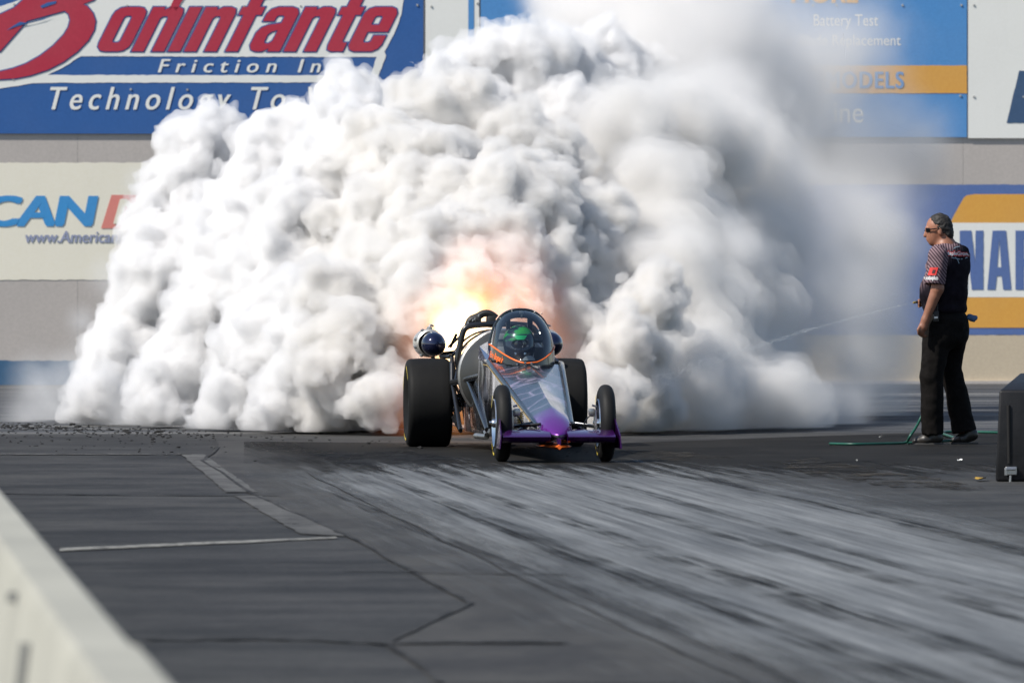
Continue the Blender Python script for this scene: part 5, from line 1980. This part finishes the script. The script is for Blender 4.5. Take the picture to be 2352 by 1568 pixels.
def haze(name, puffs, H, mt, label, ground=.03):
    pts = np.array([c for c, r in puffs]); rr = np.array([r for c, r in puffs])[:, None]
    lo = (pts - rr).min(0) - .2; hi = (pts + rr).max(0) + .2
    lo[2] = max(lo[2], -.2)
    f, lo, ax = spheres_field(puffs, lo, hi, H, .3)
    return finish_smoke(f, ax, lo, H, name, mt, label, ground)


hz1 = [pf(*p) for p in ((1310, 60, 78.0, 150), (1280, -50, 78.5, 150), (1420, 20, 78.0, 260), (1560, 40, 78.0, 280), (1540, 200, 77.0, 250), (1690, 110, 78.0, 250), (1690, 300, 76.5, 220), (1810, 250, 78, 170), (1800, 470, 76, 200),
                       (1830, 640, 75.5, 200), (1840, 800, 75, 180), (1820, 930, 73, 130), (1940, 945, 73, 120), (1860, 950, 71.6, 110), (1650, 960, 70.4, 90), (1600, 800, 71.2, 120), (1700, 560, 72.5, 130), (1750, 900, 71.4, 110))]
haze('smoke_haze', hz1, .12, soft_volume('thick_haze', hz1, (.962, .956, .948), 4.0, 1.7, 2.2), 'pale drifting smoke veiling the bright blue billboard at upper right')
hz2_ = [pf(*p) for p in ((1700, 100, 82, 330), (1880, 330, 82, 300), (1960, 560, 80, 290), (1980, 760, 79, 260), (2000, 900, 77, 170), (1960, 120, 83, 220), (2100, 350, 83, 170), (1990, 480, 76, 170), (1970, 680, 75, 180), (1950, 840, 74, 150), (1960, 950, 73.5, 80), (2030, 600, 76, 130), (2040, 780, 76, 130))]
haze('smoke_haze', hz2_, .15, soft_volume('thin_haze', hz2_, (.94, .93, .912), 2.6, 1.1, 1.9), 'faint outermost smoke fading away beside the standing man')
hz3 = [pf(*p) for p in ((130, 940, 75, 120), (220, 850, 76, 120), (190, 740, 77.5, 60), (300, 700, 77, 100), (320, 420, 77, 60), (60, 960, 74, 110), (300, 960, 72.5, 120), (460, 980, 71, 90), (90, 880, 76, 110), (600, 985, 70, 70), (250, 640, 76, 80))]
haze('smoke_haze', hz3, .08, soft_volume('left_haze', hz3, (.95, .95, .945), 3.6, 2.2, 1.7), 'thin smoke wisps creeping over the ground at far left')

# ------------------------------------------------------------------ the flame of the jet
fl = empty('jet_flame', P(1070, 860, 67.0))
tag(fl, 'yellow and orange afterburner flame bursting out behind the dragster', 'flame')


def flame(name, puffs, H, col, strength, nscale, contrast, power):
    pts = np.array([c for c, r in puffs]); rr = np.array([r for c, r in puffs])[:, None]
    lo = (pts - rr).min(0) - .1; hi = (pts + rr).max(0) + .1
    f, lo, ax = spheres_field(puffs, lo, hi, H, .2)
    V, Q = surfnets(close_field(f, ax, .03), lo, H)
    return np_mesh(name, V, Q, soft_volume(name, puffs, col, strength, nscale, contrast, fl.location, power, True, (1, 1, .6), .25), fl, tuple(fl.location))


flame('flame_core', [pf(*p) for p in ((1035, 800, 67.0, 80), (1045, 745, 67.2, 100), (1030, 770, 67.4, 70), (1085, 700, 67.4, 60), (1100, 770, 67.2, 60), (1050, 860, 66.9, 75), (1120, 840, 66.8, 75))], .05, (1, .74, .36), 8, 3.5, 1.6, 1.3)
flame('flame_body', [pf(*p) for p in ((1030, 790, 67.2, 150), (1060, 700, 67.4, 150), (1130, 710, 67.6, 140), (1190, 700, 67.7, 110), (1040, 880, 67.1, 120), (1150, 860, 67.1, 140), (1100, 970, 67.0, 80), (1000, 950, 67.1, 90), (1260, 780, 67.6, 90))], .06, (1, .38, .11), .9, 3.4, 2.8, 1.2)
flame('flame_edge', [pf(*p) for p in ((990, 740, 67.6, 160), (1080, 640, 68.0, 190), (1180, 620, 68.2, 170), (1060, 590, 68.3, 80), (1250, 740, 68.0, 140), (940, 740, 67.8, 100), (980, 900, 67.5, 160), (1300, 830, 67.8, 120), (930, 960, 67.6, 110))], .07, (1, .30, .11), .30, 3.0, 3.6, 1.2)


# ------------------------------------------------------------------ pieces that are parts of their own
def split_islands(o, name):
    me = o.data
    n_ = len(me.vertices); par = list(range(n_))

    def find(a):
        while par[a] != a:
            par[a] = par[par[a]]; a = par[a]
        return a
    for p in me.polygons:
        v = p.vertices; r = find(v[0])
        for b in v[1:]: par[find(b)] = r
    groups = {}
    for p in me.polygons: groups.setdefault(find(p.vertices[0]), []).append(p)
    if len(groups) < 2: return
    for polys in groups.values():
        ids = sorted({v for p in polys for v in p.vertices}); mp = {v: i for i, v in enumerate(ids)}
        nm_ = bpy.data.meshes.new(name)
        nm_.from_pydata([me.vertices[v].co for v in ids], [], [[mp[v] for v in p.vertices] for p in polys])
        for mt_ in me.materials: nm_.materials.append(mt_)
        nm_.polygons.foreach_set('material_index', [p.material_index for p in polys])
        nm_.polygons.foreach_set('use_smooth', [p.use_smooth for p in polys])
        nm_.set_sharp_from_angle(angle=math.radians(40)); nm_.update()
        c = bpy.data.objects.new(name, nm_); COL.objects.link(c); c.parent = o.parent
    bpy.data.objects.remove(o)


for o in list(bpy.data.objects):
    if o.type != 'MESH' or o.parent is None: continue
    b_ = o.name.split('.')[0]
    if b_ in ('bolt_heads', 'frame_tube', 'suspension_arm', 'hood_fastener', 'drain_slot', 'wall_panels', 'bulkhead_pad', 'fuel_line', 'breather', 'pod_bracket'):
        split_islands(o, {'bolt_heads': 'bolt_head', 'wall_panels': 'wall_panel'}.get(b_, b_))
